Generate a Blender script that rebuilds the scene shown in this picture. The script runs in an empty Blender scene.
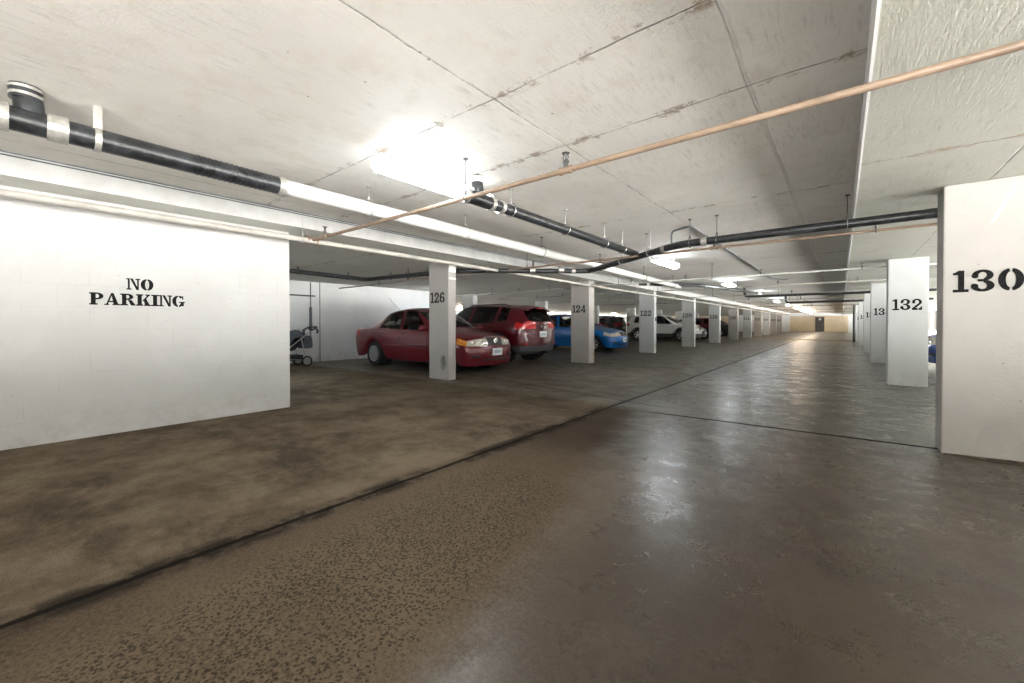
import bpy, bmesh, math, random
from mathutils import Vector, Matrix
from mathutils.bvhtree import BVHTree
random.seed(7)
PI = math.pi
scn = bpy.context.scene
COL = scn.collection

# ------------------------------------------------------------------ materials
def new_mat(name):
    m = bpy.data.materials.new(name); m.use_nodes = True
    nt = m.node_tree; nt.nodes.clear()
    out = nt.nodes.new('ShaderNodeOutputMaterial')
    b = nt.nodes.new('ShaderNodeBsdfPrincipled')
    nt.links.new(b.outputs[0], out.inputs[0])
    return m, nt, b, out

class NB:
    """small node builder"""
    def __init__(s, nt):
        s.nt = nt; s.tc = nt.nodes.new('ShaderNodeTexCoord')
        s.geo = nt.nodes.new('ShaderNodeNewGeometry')
        s.P = s.geo.outputs['Position']
    def n(s, t, **kw):
        x = s.nt.nodes.new(t)
        for k, v in kw.items(): setattr(x, k, v)
        return x
    def set(s, sock, v):
        if hasattr(v, 'is_linked') or isinstance(v, bpy.types.NodeSocket): s.nt.links.new(v, sock)
        else: sock.default_value = v
    def math(s, op, a, b=0.0, c=None, clamp=False):
        x = s.n('ShaderNodeMath', operation=op, use_clamp=clamp)
        s.set(x.inputs[0], a); s.set(x.inputs[1], b)
        if c is not None: s.set(x.inputs[2], c)
        return x.outputs[0]
    def noise(s, scale, detail=4, rough=.6, vec=None, dist=0.0):
        x = s.n('ShaderNodeTexNoise'); s.set(x.inputs['Vector'], vec or s.P)
        x.inputs['Scale'].default_value = scale; x.inputs['Detail'].default_value = detail
        x.inputs['Roughness'].default_value = rough; x.inputs['Distortion'].default_value = dist
        return x.outputs['Fac']
    def stretch(s, sx, sy, sz, vec=None):
        x = s.n('ShaderNodeVectorMath', operation='MULTIPLY'); s.set(x.inputs[0], vec or s.P)
        x.inputs[1].default_value = (sx, sy, sz); return x.outputs[0]
    def ramp(s, fac, a, b, va=0.0, vb=1.0):
        x = s.n('ShaderNodeMapRange'); x.interpolation_type = 'SMOOTHSTEP'
        s.set(x.inputs['Value'], fac)
        x.inputs['From Min'].default_value = a; x.inputs['From Max'].default_value = b
        x.inputs['To Min'].default_value = va; x.inputs['To Max'].default_value = vb
        return x.outputs[0]
    def mix(s, fac, a, b, mode='MIX'):
        x = s.n('ShaderNodeMix', data_type='RGBA', blend_type=mode)
        s.set(x.inputs['Factor'], fac)
        for k, v in (('A', a), ('B', b)):
            sk = [i for i in x.inputs if i.name == k and i.type == 'RGBA'][0]
            if isinstance(v, tuple): sk.default_value = (*v[:3], 1)
            else: s.nt.links.new(v, sk)
        return [o for o in x.outputs if o.type == 'RGBA'][0]
    def xyz(s, vec=None):
        x = s.n('ShaderNodeSeparateXYZ'); s.set(x.inputs[0], vec or s.P); return x.outputs
    def bump(s, h, strength, dist=.01):
        x = s.n('ShaderNodeBump'); s.set(x.inputs['Height'], h)
        x.inputs['Strength'].default_value = strength; x.inputs['Distance'].default_value = dist
        return x.outputs[0]
    def line(s, coord, pos, half, jitter=None):
        """1 on a seam at coord == pos"""
        c = s.math('ADD', coord, jitter) if jitter is not None else coord
        d = s.math('ABSOLUTE', s.math('SUBTRACT', c, pos))
        return s.ramp(d, half*.5, half*1.3, 1.0, 0.0)

def simple(name, col, rough=.5, metal=0.0, var=.12, vscale=9, bump=0.0, coat=0.0, spec=.5):
    m, nt, b, _ = new_mat(name); k = NB(nt)
    f = k.noise(vscale, 5, .65)
    d = tuple(c*(1-var*1.6) for c in col); l = tuple(min(1, c*(1+var)) for c in col)
    nt.links.new(k.mix(k.ramp(f, .3, .7), d, l), b.inputs['Base Color'])
    b.inputs['Roughness'].default_value = rough; b.inputs['Metallic'].default_value = metal
    b.inputs['Coat Weight'].default_value = coat; b.inputs['Coat Roughness'].default_value = .05
    b.inputs['Specular IOR Level'].default_value = spec
    if bump: nt.links.new(k.bump(k.noise(vscale*6, 6, .7), bump), b.inputs['Normal'])
    return m

def emitter(name, col, strength):
    m, nt, b, out = new_mat(name); nt.nodes.remove(b)
    e = nt.nodes.new('ShaderNodeEmission'); e.inputs[0].default_value = (*col, 1); e.inputs[1].default_value = strength
    nt.links.new(e.outputs[0], out.inputs[0]); return m

def glass(name, tint, gl=.9):
    m, nt, b, out = new_mat(name); nt.nodes.remove(b)
    t = nt.nodes.new('ShaderNodeBsdfTransparent'); t.inputs[0].default_value = (*tint, 1)
    g = nt.nodes.new('ShaderNodeBsdfGlossy'); g.inputs[0].default_value = (gl, gl, gl, 1); g.inputs['Roughness'].default_value = .03
    fr = nt.nodes.new('ShaderNodeFresnel'); fr.inputs[0].default_value = 1.5
    mx = nt.nodes.new('ShaderNodeMixShader')
    nt.links.new(fr.outputs[0], mx.inputs[0]); nt.links.new(t.outputs[0], mx.inputs[1]); nt.links.new(g.outputs[0], mx.inputs[2])
    nt.links.new(mx.outputs[0], out.inputs[0]); return m

def ceiling_mat(name, base, seams_x, seams_y, seamk=1.0):
    m, nt, b, _ = new_mat(name); k = NB(nt); x, y, z = k.xyz()
    broad = k.noise(.55, 5, .6); mid = k.noise(3.2, 6, .7)
    grain = k.noise(5, 6, .75, k.stretch(9, 1.2, 1)); fine = k.noise(60, 4, .7)
    c = k.mix(k.ramp(broad, .3, .7), tuple(v*.86 for v in base), base)
    c = k.mix(k.ramp(mid, .48, .70, 0, .5), c, (base[0]*.80, base[1]*.77, base[2]*.71))
    c = k.mix(k.math('MULTIPLY', k.ramp(grain, .50, .70, 0, .75), k.ramp(k.noise(.9, 4, .7), .40, .58)), c, tuple(v*.66 for v in base))
    jit = k.math('ADD', k.math('MULTIPLY', k.math('SUBTRACT', k.noise(1.1, 3), .5), .07), k.math('MULTIPLY', k.math('SUBTRACT', k.noise(14, 3), .5), .012))
    seam = None; ridge = k.line(x, -.43, .012, jit)
    for ax, lst in ((x, seams_x), (y, seams_y)):
        for p in lst:
            l = k.math('MULTIPLY', k.line(ax, p, .0065, jit), .16 if p in SOFT else 1.0); seam = l if seam is None else k.math('MAXIMUM', seam, l)
    if seam is not None:
        brk = k.ramp(k.noise(3.0, 5, .75), .36, .58, .05, .9)
        c = k.mix(k.math('MULTIPLY', seam, brk), c, tuple(v*.30 for v in base))
        # flaked, rust-tinted patches following the seams across the lane
        wide = None
        for p in seams_y:
            l = k.line(y, p, .05, jit); wide = l if wide is None else k.math('MAXIMUM', wide, l)
        if wide is not None:
            fl = k.math('MULTIPLY', wide, k.ramp(k.noise(3.6, 6, .8), .50, .60))
            c = k.mix(k.math('MULTIPLY', fl, .85), c, (.33, .25, .18))
    spk = k.n('ShaderNodeTexVoronoi'); k.set(spk.inputs['Vector'], k.P); spk.inputs['Scale'].default_value = 4.2
    sp = k.math('MULTIPLY', k.ramp(spk.outputs['Distance'], .018, .06, 1, 0), k.ramp(k.noise(1.3, 3), .48, .6))
    c = k.mix(k.math('MULTIPLY', sp, .75), c, (.16, .13, .11))
    nt.links.new(c, b.inputs['Base Color']); b.inputs['Roughness'].default_value = .62
    h = k.math('ADD', k.math('MULTIPLY', grain, .6), k.math('MULTIPLY', fine, .3))
    if seam is not None: h = k.math('ADD', k.math('SUBTRACT', h, k.math('MULTIPLY', seam, .8)), k.math('MULTIPLY', ridge, 1.5))
    nt.links.new(k.bump(h, .5, .02), b.inputs['Normal'])
    return m

def concrete_paint(name, base, pits=.6, rough=.6, blocks=False):
    m, nt, b, _ = new_mat(name); k = NB(nt); x, y, z = k.xyz()
    c = k.mix(k.ramp(k.noise(1.1, 5, .65), .3, .7), tuple(v*.9 for v in base), base)
    c = k.mix(k.ramp(k.noise(7, 6, .75), .55, .8, 0, .3), c, tuple(v*.75 for v in base))
    # scuffs and grime near the floor
    low = k.math('MULTIPLY', k.ramp(z, 0, .45, 1, 0), k.ramp(k.noise(6, 6, .75), .42, .68))
    c = k.mix(k.math('MULTIPLY', low, .35), c, (.30, .26, .21))
    v = k.n('ShaderNodeTexVoronoi'); k.set(v.inputs['Vector'], k.P); v.inputs['Scale'].default_value = 14
    pit = k.math('MULTIPLY', k.ramp(v.outputs['Distance'], .05, .12, 1, 0), k.ramp(k.noise(5, 3), .52, .6))
    c = k.mix(k.math('MULTIPLY', pit, pits), c, (.14, .12, .10))
    h = k.noise(30, 5, .7)
    if blocks:
        # running-bond block wall: courses in z, joints in y
        cz = k.math('DIVIDE', z, .214); row = k.math('FLOOR', cz)
        fz = k.math('ABSOLUTE', k.math('SUBTRACT', k.math('FRACT', cz), .5))
        off = k.math('MULTIPLY', k.math('MODULO', row, 2.0), .5)
        cy = k.math('ADD', k.math('DIVIDE', k.math('ADD', y, 40.13), .43), off)
        fy = k.math('ABSOLUTE', k.math('SUBTRACT', k.math('FRACT', cy), .5))
        jz = k.ramp(fz, .475, .497); jy = k.ramp(fy, .487, .499)
        j = k.math('MAXIMUM', jz, jy)
        w = k.ramp(k.noise(1.7, 4, .7), .35, .65, .05, .6)
        c = k.mix(k.math('MULTIPLY', j, k.math('MULTIPLY', w, .32)), c, tuple(v*.5 for v in base))
        h = k.math('SUBTRACT', h, k.math('MULTIPLY', j, k.math('MULTIPLY', w, 1.4)))
    nt.links.new(c, b.inputs['Base Color']); b.inputs['Roughness'].default_value = rough
    nt.links.new(k.bump(h, .22, .015), b.inputs['Normal'])
    return m

def floor_mat():
    m, nt, b, _ = new_mat('worn_concrete_floor'); k = NB(nt); x, y, z = k.xyz()
    big = k.noise(.45, 6, .65); mid = k.noise(1.6, 9, .74, dist=.1); fine = k.noise(55, 5, .8); grit = k.noise(170, 3, .7)
    blot = k.noise(.9, 9, .74, k.stretch(.7, 1.2, 1), .25)
    wob = k.math('MULTIPLY', k.math('SUBTRACT', mid, .5), .5)
    left = k.ramp(k.math('ADD', x, wob), -2.48, -2.36, 1, 0)
    far = k.ramp(k.math('ADD', y, wob), 4.9, 5.4)
    # lane slab: purplish brown near, greener grey past the cross joint
    near_c = k.mix(k.ramp(big, .32, .68), (.034, .024, .017), (.078, .058, .041))
    far_c = k.mix(k.ramp(big, .32, .68), (.046, .043, .034), (.108, .102, .082))
    c = k.mix(far, near_c, far_c)
    br = k.mix(k.ramp(mid, .34, .66), (.072, .054, .037), (.185, .145, .101))
    c = k.mix(k.math('MULTIPLY', left, k.math('SUBTRACT', 1.0, k.math('MULTIPLY', k.ramp(k.math('ADD', y, k.math('MULTIPLY', wob, 3.0)), 3.0, 7.5), .7))), c, br)
    c = k.mix(k.ramp(blot, .50, .64, 0, .7), c, (.034, .026, .018))
    c = k.mix(k.ramp(mid, .54, .76, 0, .35), c, (.135, .108, .074))
    c = k.mix(k.ramp(fine, .45, .72, 0, .45), c, (.14, .112, .080))
    c = k.mix(k.ramp(grit, .50, .66, 0, .7), c, (.018, .014, .010))
    sv = k.n('ShaderNodeTexVoronoi'); k.set(sv.inputs['Vector'], k.P); sv.inputs['Scale'].default_value = 1.7
    spot = k.math('MULTIPLY', k.ramp(k.math('ADD', sv.outputs['Distance'], k.math('MULTIPLY', fine, .03)), .075, .10, 1, 0), k.ramp(k.noise(.9, 3), .50, .58))
    c = k.mix(k.math('MULTIPLY', spot, .55), c, (.02, .016, .012))
    # exposed, pitted aggregate beside the joint in the near part of the lane
    d = k.math('ABSOLUTE', k.math('SUBTRACT', k.math('ADD', x, k.math('MULTIPLY', y, .12)), -1.52))
    zone = k.math('MULTIPLY', k.ramp(d, .12, .75, 1, 0), k.ramp(y, 2.0, 3.0, 1, 0))
    zone = k.math('MULTIPLY', zone, k.ramp(k.noise(1.6, 5, .7), .30, .55, .25, 1))
    vor = k.n('ShaderNodeTexVoronoi'); k.set(vor.inputs['Vector'], k.P); vor.inputs['Scale'].default_value = 74
    pv = k.math('MULTIPLY', k.ramp(vor.outputs['Distance'], .30, .52, 1, 0), k.ramp(k.math('ADD', k.noise(34, 4, .7), k.math('MULTIPLY', zone, .25)), .56, .66))
    pits = k.math('MULTIPLY', pv, k.ramp(zone, .05, .5))
    zw = k.math('MULTIPLY', k.ramp(d, .3, 1.0, 1, 0), k.ramp(y, 2.2, 3.8, 1, 0))
    c = k.mix(k.math('MULTIPLY', zw, k.ramp(k.math('ADD', fine, k.math('MULTIPLY', mid, .4)), .50, .82, .10, .85)), c, (.150, .115, .080))
    c = k.mix(k.math('MULTIPLY', pits, .75), c, (.020, .016, .012))
    jit = k.math('ADD', k.math('MULTIPLY', k.math('SUBTRACT', k.noise(7, 4, .7), .5), .03), k.math('MULTIPLY', k.math('SUBTRACT', k.noise(.7, 2), .5), .05))
    joint = k.math('MULTIPLY', k.line(x, -2.41, .022, jit), k.ramp(k.noise(5, 5, .75), .25, .5, .55, 1))
    halo = k.math('MULTIPLY', k.line(x, -2.41, .10, jit), k.ramp(k.noise(2.6, 6, .72), .44, .56, .12, 1.0))
    right = k.ramp(x, -1.95, -1.8)
    ja = k.math('SUBTRACT', y, k.math('MULTIPLY', x, .045))
    for p in (5.19, 18.9):
        joint = k.math('MAXIMUM', joint, k.math('MULTIPLY', k.math('MULTIPLY', k.line(ja, p, .030 if p < 6 else .06, jit), right), 1.0))
        halo = k.math('MAXIMUM', halo, k.math('MULTIPLY', k.math('MULTIPLY', k.line(ja, p, .07, jit), right), .35))
    joint = k.math('MAXIMUM', joint, k.math('MULTIPLY', k.math('MULTIPLY', k.line(k.math('ADD', y, k.math('MULTIPLY', x, .19)), 5.15, .024, jit), k.math('SUBTRACT', 1.0, right)), .5))
    c = k.mix(k.math('MULTIPLY', halo, .85), c, (.014, .011, .009))
    c = k.mix(k.math('MULTIPLY', joint, .95), c, (.006, .005, .004))
    cj = k.math('ADD', k.math('MULTIPLY', k.math('SUBTRACT', k.noise(1.6, 2, .5), .5), .22), k.math('MULTIPLY', k.math('SUBTRACT', k.noise(12, 2, .5), .5), .03))
    cr = k.math('MULTIPLY', k.line(x, .69, .007, cj), k.ramp(k.noise(1.2, 2), .35, .5, .3, 1))
    c = k.mix(k.math('MULTIPLY', cr, .75), c, (.018, .014, .011))
    nt.links.new(c, b.inputs['Base Color'])
    gl = k.math('MULTIPLY', k.ramp(k.math('ADD', k.math('ADD', x, wob), k.math('MULTIPLY', y, .22)), -1.2, -.6), k.math('SUBTRACT', 1.0, zone))
    gl = k.math('MAXIMUM', gl, k.math('MULTIPLY', far, .85))
    gl = k.math('MULTIPLY', gl, k.math('SUBTRACT', 1.0, k.math('MULTIPLY', left, .30)))
    patch = k.ramp(k.math('ADD', k.noise(2.6, 10, .78), k.math('MULTIPLY', k.math('SUBTRACT', fine, .5), .18)), .40, .60)
    wet = k.math('MULTIPLY', k.math('MULTIPLY', gl, k.math('SUBTRACT', 1.0, joint)), k.math('ADD', .68, k.math('MULTIPLY', patch, .32)))
    nt.links.new(k.ramp(wet, 0, 1, .66, .27), b.inputs['Roughness'])
    nt.links.new(k.ramp(wet, 0, 1, .03, .52), b.inputs['Specular IOR Level'])
    h = k.math('ADD', k.math('MULTIPLY', fine, .32), k.math('MULTIPLY', k.noise(1.6, 3, .5), .35))
    h = k.math('SUBTRACT', h, k.math('MULTIPLY', joint, 1.5)); h = k.math('SUBTRACT', h, k.math('MULTIPLY', pits, .8))
    nt.links.new(k.bump(h, .11, .02), b.inputs['Normal'])
    return m

FLOOR_DARK = (.062, .052, .042); FLOOR_LIGHT = (.150, .133, .113)
M = {}
M['floor'] = floor_mat()
SOFT = (-.43, -2.98, 5.3, -3.1)
SX = [-5.0, -2.98, -1.72, -.43]; SY = [-3.1, -.6, 1.94, 2.80, 5.3, 7.8, 10.3, 12.8, 15.3, 17.8]
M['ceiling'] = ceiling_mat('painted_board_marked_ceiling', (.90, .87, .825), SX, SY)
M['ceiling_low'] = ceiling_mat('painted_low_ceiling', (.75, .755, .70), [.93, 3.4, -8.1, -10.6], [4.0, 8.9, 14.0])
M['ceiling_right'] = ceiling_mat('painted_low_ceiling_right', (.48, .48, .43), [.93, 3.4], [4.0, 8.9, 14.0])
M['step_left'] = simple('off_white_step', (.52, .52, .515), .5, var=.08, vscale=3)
M['step'] = simple('white_painted_step', (.93, .93, .93), .45, var=.05, vscale=3)
M['block'] = concrete_paint('white_painted_block', (.53, .53, .525), .4, .55, blocks=True)
M['wall'] = concrete_paint('white_painted_wall', (.80, .82, .83), .2, .6)
M['wall_beige'] = concrete_paint('beige_painted_wall', (.72, .62, .46), .1, .6)
M['col'] = concrete_paint('white_painted_column', (.375, .358, .34), .8, .55)
M['col_cool'] = concrete_paint('pale_grey_painted_column', (.51, .53, .535), .6, .55)
M['stencil'] = simple('black_stencil_paint', (.010, .010, .011), .8, var=.4, vscale=40, spec=.12)
M['cream_pipe'] = simple('cream_painted_pipe', (.44, .42, .385), .42, var=.12, vscale=5)
M['tan_pipe'] = simple('tan_painted_pipe', (.235, .168, .12), .45, var=.14, vscale=4)
M['white_pipe'] = simple('white_painted_pipe', (.55, .545, .53), .4, var=.06, vscale=4)
M['black_pipe'] = simple('black_cast_iron', (.022, .024, .027), .33, var=.5, vscale=14, bump=.15)
M['steel'] = simple('galvanised_steel', (.50, .50, .50), .35, .9, var=.2, vscale=30)
M['dark_steel'] = simple('dark_steel_rod', (.10, .10, .10), .5, .6, var=.3, vscale=20)
M['band'] = simple('stainless_clamp_band', (.46, .45, .42), .4, .6, var=.15, vscale=30)
M['grey_conduit'] = simple('grey_conduit', (.12, .13, .14), .45, .3, var=.2, vscale=12)
M['white_enamel'] = simple('white_enamel', (.82, .82, .80), .35, var=.05, vscale=9)
M['rubber'] = simple('black_rubber', (.018, .018, .019), .75, var=.3, vscale=30)
M['plastic'] = simple('black_plastic', (.025, .025, .027), .5, var=.2, vscale=20)
M['cladding'] = simple('grey_plastic_cladding', (.075, .078, .085), .55, var=.2, vscale=20)
M['alloy'] = simple('silver_alloy', (.62, .63, .64), .28, .85, var=.1, vscale=20)
M['chrome'] = simple('chrome', (.85, .85, .86), .12, 1.0, var=.03)
M['seat'] = simple('grey_seat_fabric', (.16, .16, .165), .85, var=.2, vscale=40)
M['dark_seat'] = simple('dark_seat_fabric', (.05, .05, .055), .85, var=.2, vscale=40)
M['plate'] = simple('plate_white', (.72, .75, .77), .4, var=.06, vscale=30)
M['plate_blue'] = simple('plate_faded_blue', (.38, .45, .52), .5, var=.3, vscale=60)
M['glass'] = glass('clear_car_glass', (.90, .94, .93))
M['glass_dark'] = glass('tinted_car_glass', (.16, .18, .18))
M['lamp_clear'] = simple('headlamp_lens', (.66, .62, .53), .10, .2, var=.10, vscale=7, coat=1)
M['lamp_amber'] = simple('amber_lens', (.72, .28, .04), .12, var=.2, vscale=25, coat=1)
M['lamp_red'] = simple('red_lens', (.50, .015, .02), .12, var=.10, vscale=8, coat=1)
M['lamp_dark'] = simple('smoked_lens', (.28, .30, .32), .1, .3, var=.3, vscale=25, coat=1)
def paint(n, c, metal=.25, r=.28): return simple(n, c, r, metal*.4, var=.03, vscale=2, coat=.6)
M['p_red'] = paint('burgundy_car_paint', (.13, .004, .013))
M['p_dred'] = paint('dark_ruby_car_paint', (.085, .003, .009))
M['p_blue'] = paint('bright_blue_car_paint', (.003, .125, .42), .1)
M['p_white'] = paint('white_car_paint', (.78, .79, .80), .0)
M['p_dark'] = paint('dark_grey_car_paint', (.035, .038, .045))
M['p_navy'] = paint('deep_blue_car_paint', (.02, .07, .30))
M['door_grey'] = simple('dark_grey_door_paint', (.07, .07, .075), .5, var=.1)
M['yellow'] = simple('worn_yellow_paint', (.36, .30, .18), .6, var=.35, vscale=12)
M['patch'] = simple('grey_mortar_patch', (.20, .20, .19), .8, var=.35, vscale=14)
M['kerb'] = simple('kerb_concrete', (.34, .29, .20), .7, var=.4, vscale=5)
M['dirt'] = simple('brown_grime', (.075, .052, .034), .85, var=.5, vscale=18, bump=.3)
M['st_fabric'] = simple('grey_stroller_fabric', (.085, .10, .115), .85, var=.2, vscale=25, bump=.1)
M['st_dark'] = simple('black_stroller_fabric', (.02, .022, .026), .85, var=.2, vscale=25)
COOL = (.86, .95, 1.0); WARM = (1.0, .80, .60); NEUT = (1.0, .92, .82)
M['em_cool'] = emitter('cool_tube_glow', COOL, 29.0)
M['em_warm'] = emitter('warm_tube_glow', WARM, 75.0)
M['em_stall_fill'] = emitter('added_stall_glow', COOL, 70.0); M['em_up_fill'] = emitter('cool_added_uplight', (.93, .97, 1.0), 6.5); M['em_up_fill_warm'] = emitter('warm_added_uplight', WARM, 130.0)  # glows for the added stall lamps and added uplight strips
M['em_neut'] = emitter('neutral_tube_glow', NEUT, 15.0)

# ------------------------------------------------------------------ mesh helpers
def link(o, parent=None):
    COL.objects.link(o)
    if parent: o.parent = parent
    return o
def obj(name, bm, mat, parent=None, smooth=False, weld=False):
    if weld: bmesh.ops.remove_doubles(bm, verts=bm.verts, dist=1e-5)
    me = bpy.data.meshes.new(name); bm.to_mesh(me); bm.free()
    me.materials.append(mat)
    if smooth:
        for p in me.polygons: p.use_smooth = True
        me.set_sharp_from_angle(angle=math.radians(38))
    return link(bpy.data.objects.new(name, me), parent)
def tag(o, label, cat, group=None, kind=None):
    o['label'] = label; o['category'] = cat
    if group: o['group'] = group
    if kind: o['kind'] = kind
    return o
def thing(name, label, cat, loc=(0, 0, 0), rz=0, group=None, kind=None):
    o = bpy.data.objects.new(name, None); o.location = loc; o.rotation_euler = (0, 0, rz); o.empty_display_size = .1
    link(o); return tag(o, label, cat, group, kind)
def structure(name, bm, mat, parent=None):
    o = obj(name, bm, mat, parent)
    o['kind'] = 'structure'
    return o
def BM(): return bmesh.new()
def box(bm, x0, x1, y0, y1, z0, z1, bev=0.0):
    r = bmesh.ops.create_cube(bm, size=1)
    vs = r['verts']
    for v in vs:
        v.co = Vector((x0 if v.co.x < 0 else x1, y0 if v.co.y < 0 else y1, z0 if v.co.z < 0 else z1))
    if bev > 0:
        es = list({e for v in vs for e in v.link_edges})
        bmesh.ops.bevel(bm, geom=es, offset=bev, segments=2, affect='EDGES', profile=.6)
    return bm
def frame_of(d):
    d = d.normalized(); a = Vector((0, 0, 1)) if abs(d.z) < .9 else Vector((1, 0, 0))
    u = d.cross(a).normalized(); return u, d.cross(u).normalized()
def cyl(bm, p, q, r, n=14, r2=None, cap=True):
    p, q = Vector(p), Vector(q); r2 = r if r2 is None else r2
    u, w = frame_of(q-p); A = []; B = []
    for i in range(n):
        t = 2*PI*i/n; e = u*math.cos(t)+w*math.sin(t)
        A.append(bm.verts.new(p+e*r)); B.append(bm.verts.new(q+e*r2))
    for i in range(n):
        j = (i+1) % n; bm.faces.new((A[i], A[j], B[j], B[i]))
    if cap: bm.faces.new(A[::-1]); bm.faces.new(B)
    return bm
def tube(bm, pts, r, n=12, cap=True, closed=False):
    pts = [Vector(p) for p in pts]; N = len(pts); rings = []; u = None
    for i, p in enumerate(pts):
        if closed: d = pts[(i+1) % N]-pts[i-1]
        else: d = (pts[min(i+1, N-1)]-pts[max(i-1, 0)])
        d.normalize()
        if u is None: u, w = frame_of(d)
        else: u = (u-d*u.dot(d)).normalized(); w = d.cross(u)
        rr = r[i] if isinstance(r, (list, tuple)) else r
        rings.append([bm.verts.new(p+(u*math.cos(2*PI*k/n)+w*math.sin(2*PI*k/n))*rr) for k in range(n)])
    for i in range(N if closed else N-1):
        a, b = rings[i], rings[(i+1) % N]
        for k in range(n): bm.faces.new((a[k], a[(k+1) % n], b[(k+1) % n], b[k]))
    if cap and not closed: bm.faces.new(rings[0][::-1]); bm.faces.new(rings[-1])
    bmesh.ops.recalc_face_normals(bm, faces=bm.faces)
    return bm
def elbowed(pts, rad=.09, seg=5):
    """polyline with rounded corners"""
    P = [Vector(p) for p in pts]; out = [P[0]]
    for i in range(1, len(P)-1):
        a = (P[i-1]-P[i]); b = (P[i+1]-P[i]); k = min(rad, a.length*.45, b.length*.45)
        s = P[i]+a.normalized()*k; e = P[i]+b.normalized()*k
        for j in range(seg+1):
            t = j/seg; out.append(s*(1-t)**2+P[i]*2*t*(1-t)+e*t*t)
    out.append(P[-1]); return out
def lathe(bm, prof, axis='y', n=28, at=(0, 0, 0), cap=True):
    at = Vector(at); rings = []
    for (r, h) in prof:
        ring = []
        for k in range(n):
            t = 2*PI*k/n; c, s = r*math.cos(t), r*math.sin(t)
            ring.append(bm.verts.new(at+(Vector((c, h, s)) if axis == 'y' else Vector((c, s, h)))))
        rings.append(ring)
    for a, b in zip(rings, rings[1:]):
        for k in range(n): bm.faces.new((a[k], a[(k+1) % n], b[(k+1) % n], b[k]))
    for ring in (rings[0], rings[-1]) if cap else ():
        try: bm.faces.new(ring)
        except ValueError: pass
    bmesh.ops.recalc_face_normals(bm, faces=bm.faces)
    return bm
def torus(bm, c, d, R, r, n=18, m=6, a0=0, a1=2*PI):
    u, w = frame_of(Vector(d)); c = Vector(c); full = abs(a1-a0-2*PI) < 1e-6
    k = n if full else n+1
    return tube(bm, [c+(u*math.cos(a0+(a1-a0)*i/n)+w*math.sin(a0+(a1-a0)*i/n))*R for i in range(k)], r, m, closed=full)

# ------------------------------------------------------------------ stencil lettering (2-D polygons in a 1-high box)
def arc(cx, cy, ro, si, a0, a1, n=14):
    """ring sector: outer radii ro=(rx,ry), inner radii si=(rx,ry), degrees"""
    o = []; i = []
    for k in range(n+1):
        t = math.radians(a0+(a1-a0)*k/n)
        o.append((cx+ro[0]*math.cos(t), cy+ro[1]*math.sin(t))); i.append((cx+si[0]*math.cos(t), cy+si[1]*math.sin(t)))
    return [[o[k], o[k+1], i[k+1], i[k]] for k in range(n)]
def R(x0, x1, y0, y1): return [[(x0, y0), (x1, y0), (x1, y1), (x0, y1)]]
def Q(*p): return [list(p)]
def dot(cx, cy, r, n=10): return [[(cx+r*math.cos(2*PI*k/n), cy+r*math.sin(2*PI*k/n)) for k in range(n)]]
def ring2(cx, cy, ro, si, gap=9):
    return arc(cx, cy, ro, si, -90+gap, 90-gap)+arc(cx, cy, ro, si, 90+gap, 270-gap)
G = {}
G['1'] = (.52, R(.19, .38, .0, 1.)+R(.02, .19, 0, .13)+R(.38, .52, 0, .13)+Q((.02, .80), (.19, .80), (.19, 1.), (.10, .92), (.02, .90)))
G['0'] = (.78, ring2(.39, .5, (.37, .5), (.15, .36)))
G['2'] = (.74, arc(.36, .70, (.34, .30), (.14, .17), -28, 172)+dot(.14, .68, .11)
          + Q((.02, .15), (.26, .15), (.66, .56), (.49, .62))+R(.02, .42, 0, .17)+R(.47, .72, 0, .17)+R(.60, .72, .17, .30))
G['3'] = (.74, arc(.36, .74, (.33, .26), (.13, .15), -75, 165)+dot(.13, .72, .11)+arc(.36, .27, (.36, .27), (.14, .15), -165, 80)
          + dot(.12, .26, .12)+R(.22, .40, .46, .57))
G['4'] = (.78, R(.44, .62, .0, .20)+R(.44, .62, .36, 1.)+Q((.02, .24), (.17, .24), (.44, .78), (.44, 1.))+R(.02, .40, .20, .34)+R(.44, .76, .20, .34)+R(.34, .74, 0, .10))
G['6'] = (.76, ring2(.38, .31, (.36, .31), (.15, .18))+arc(.42, .48, (.40, .52), (.19, .40), 62, 178)+dot(.60, .80, .10))
G['8'] = (.76, ring2(.38, .74, (.31, .26), (.12, .14))+ring2(.38, .27, (.36, .27), (.14, .15)))
G['N'] = (1.0, R(.10, .24, .0, 1)+R(.78, .90, .0, 1)+R(0, .36, 0, .11)+R(0, .24, .89, 1)+R(.66, 1.0, .89, 1)+Q((.26, 1.), (.46, 1.), (.90, 0), (.72, 0)))
G['O'] = (.98, ring2(.49, .5, (.48, .52), (.16, .41), 7))
G['P'] = (.92, R(.10, .40, 0, 1)+R(0, .52, 0, .12)+R(0, .12, .88, 1)+arc(.48, .72, (.42, .28), (.13, .17), -90, 90)+R(.40, .50, .88, 1)+R(.40, .50, .44, .56))
G['A'] = (1.06, Q((.10, 0), (.22, 0), (.52, .86), (.46, 1.))+Q((.46, 1.), (.62, 1.), (.96, 0), (.62, 0))+R(.27, .66, .24, .35)+R(0, .32, 0, .10)+R(.54, 1.06, 0, .10))
G['R'] = (1.06, R(.10, .40, 0, 1)+R(0, .50, 0, .12)+R(0, .12, .88, 1)+arc(.48, .74, (.40, .26), (.12, .15), -90, 90)+R(.40, .50, .88, 1)+R(.40, .50, .48, .60)
          + Q((.50, .50), (.76, .46), (1.0, .10), (1.06, 0), (.74, 0), (.66, .12)))
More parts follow.
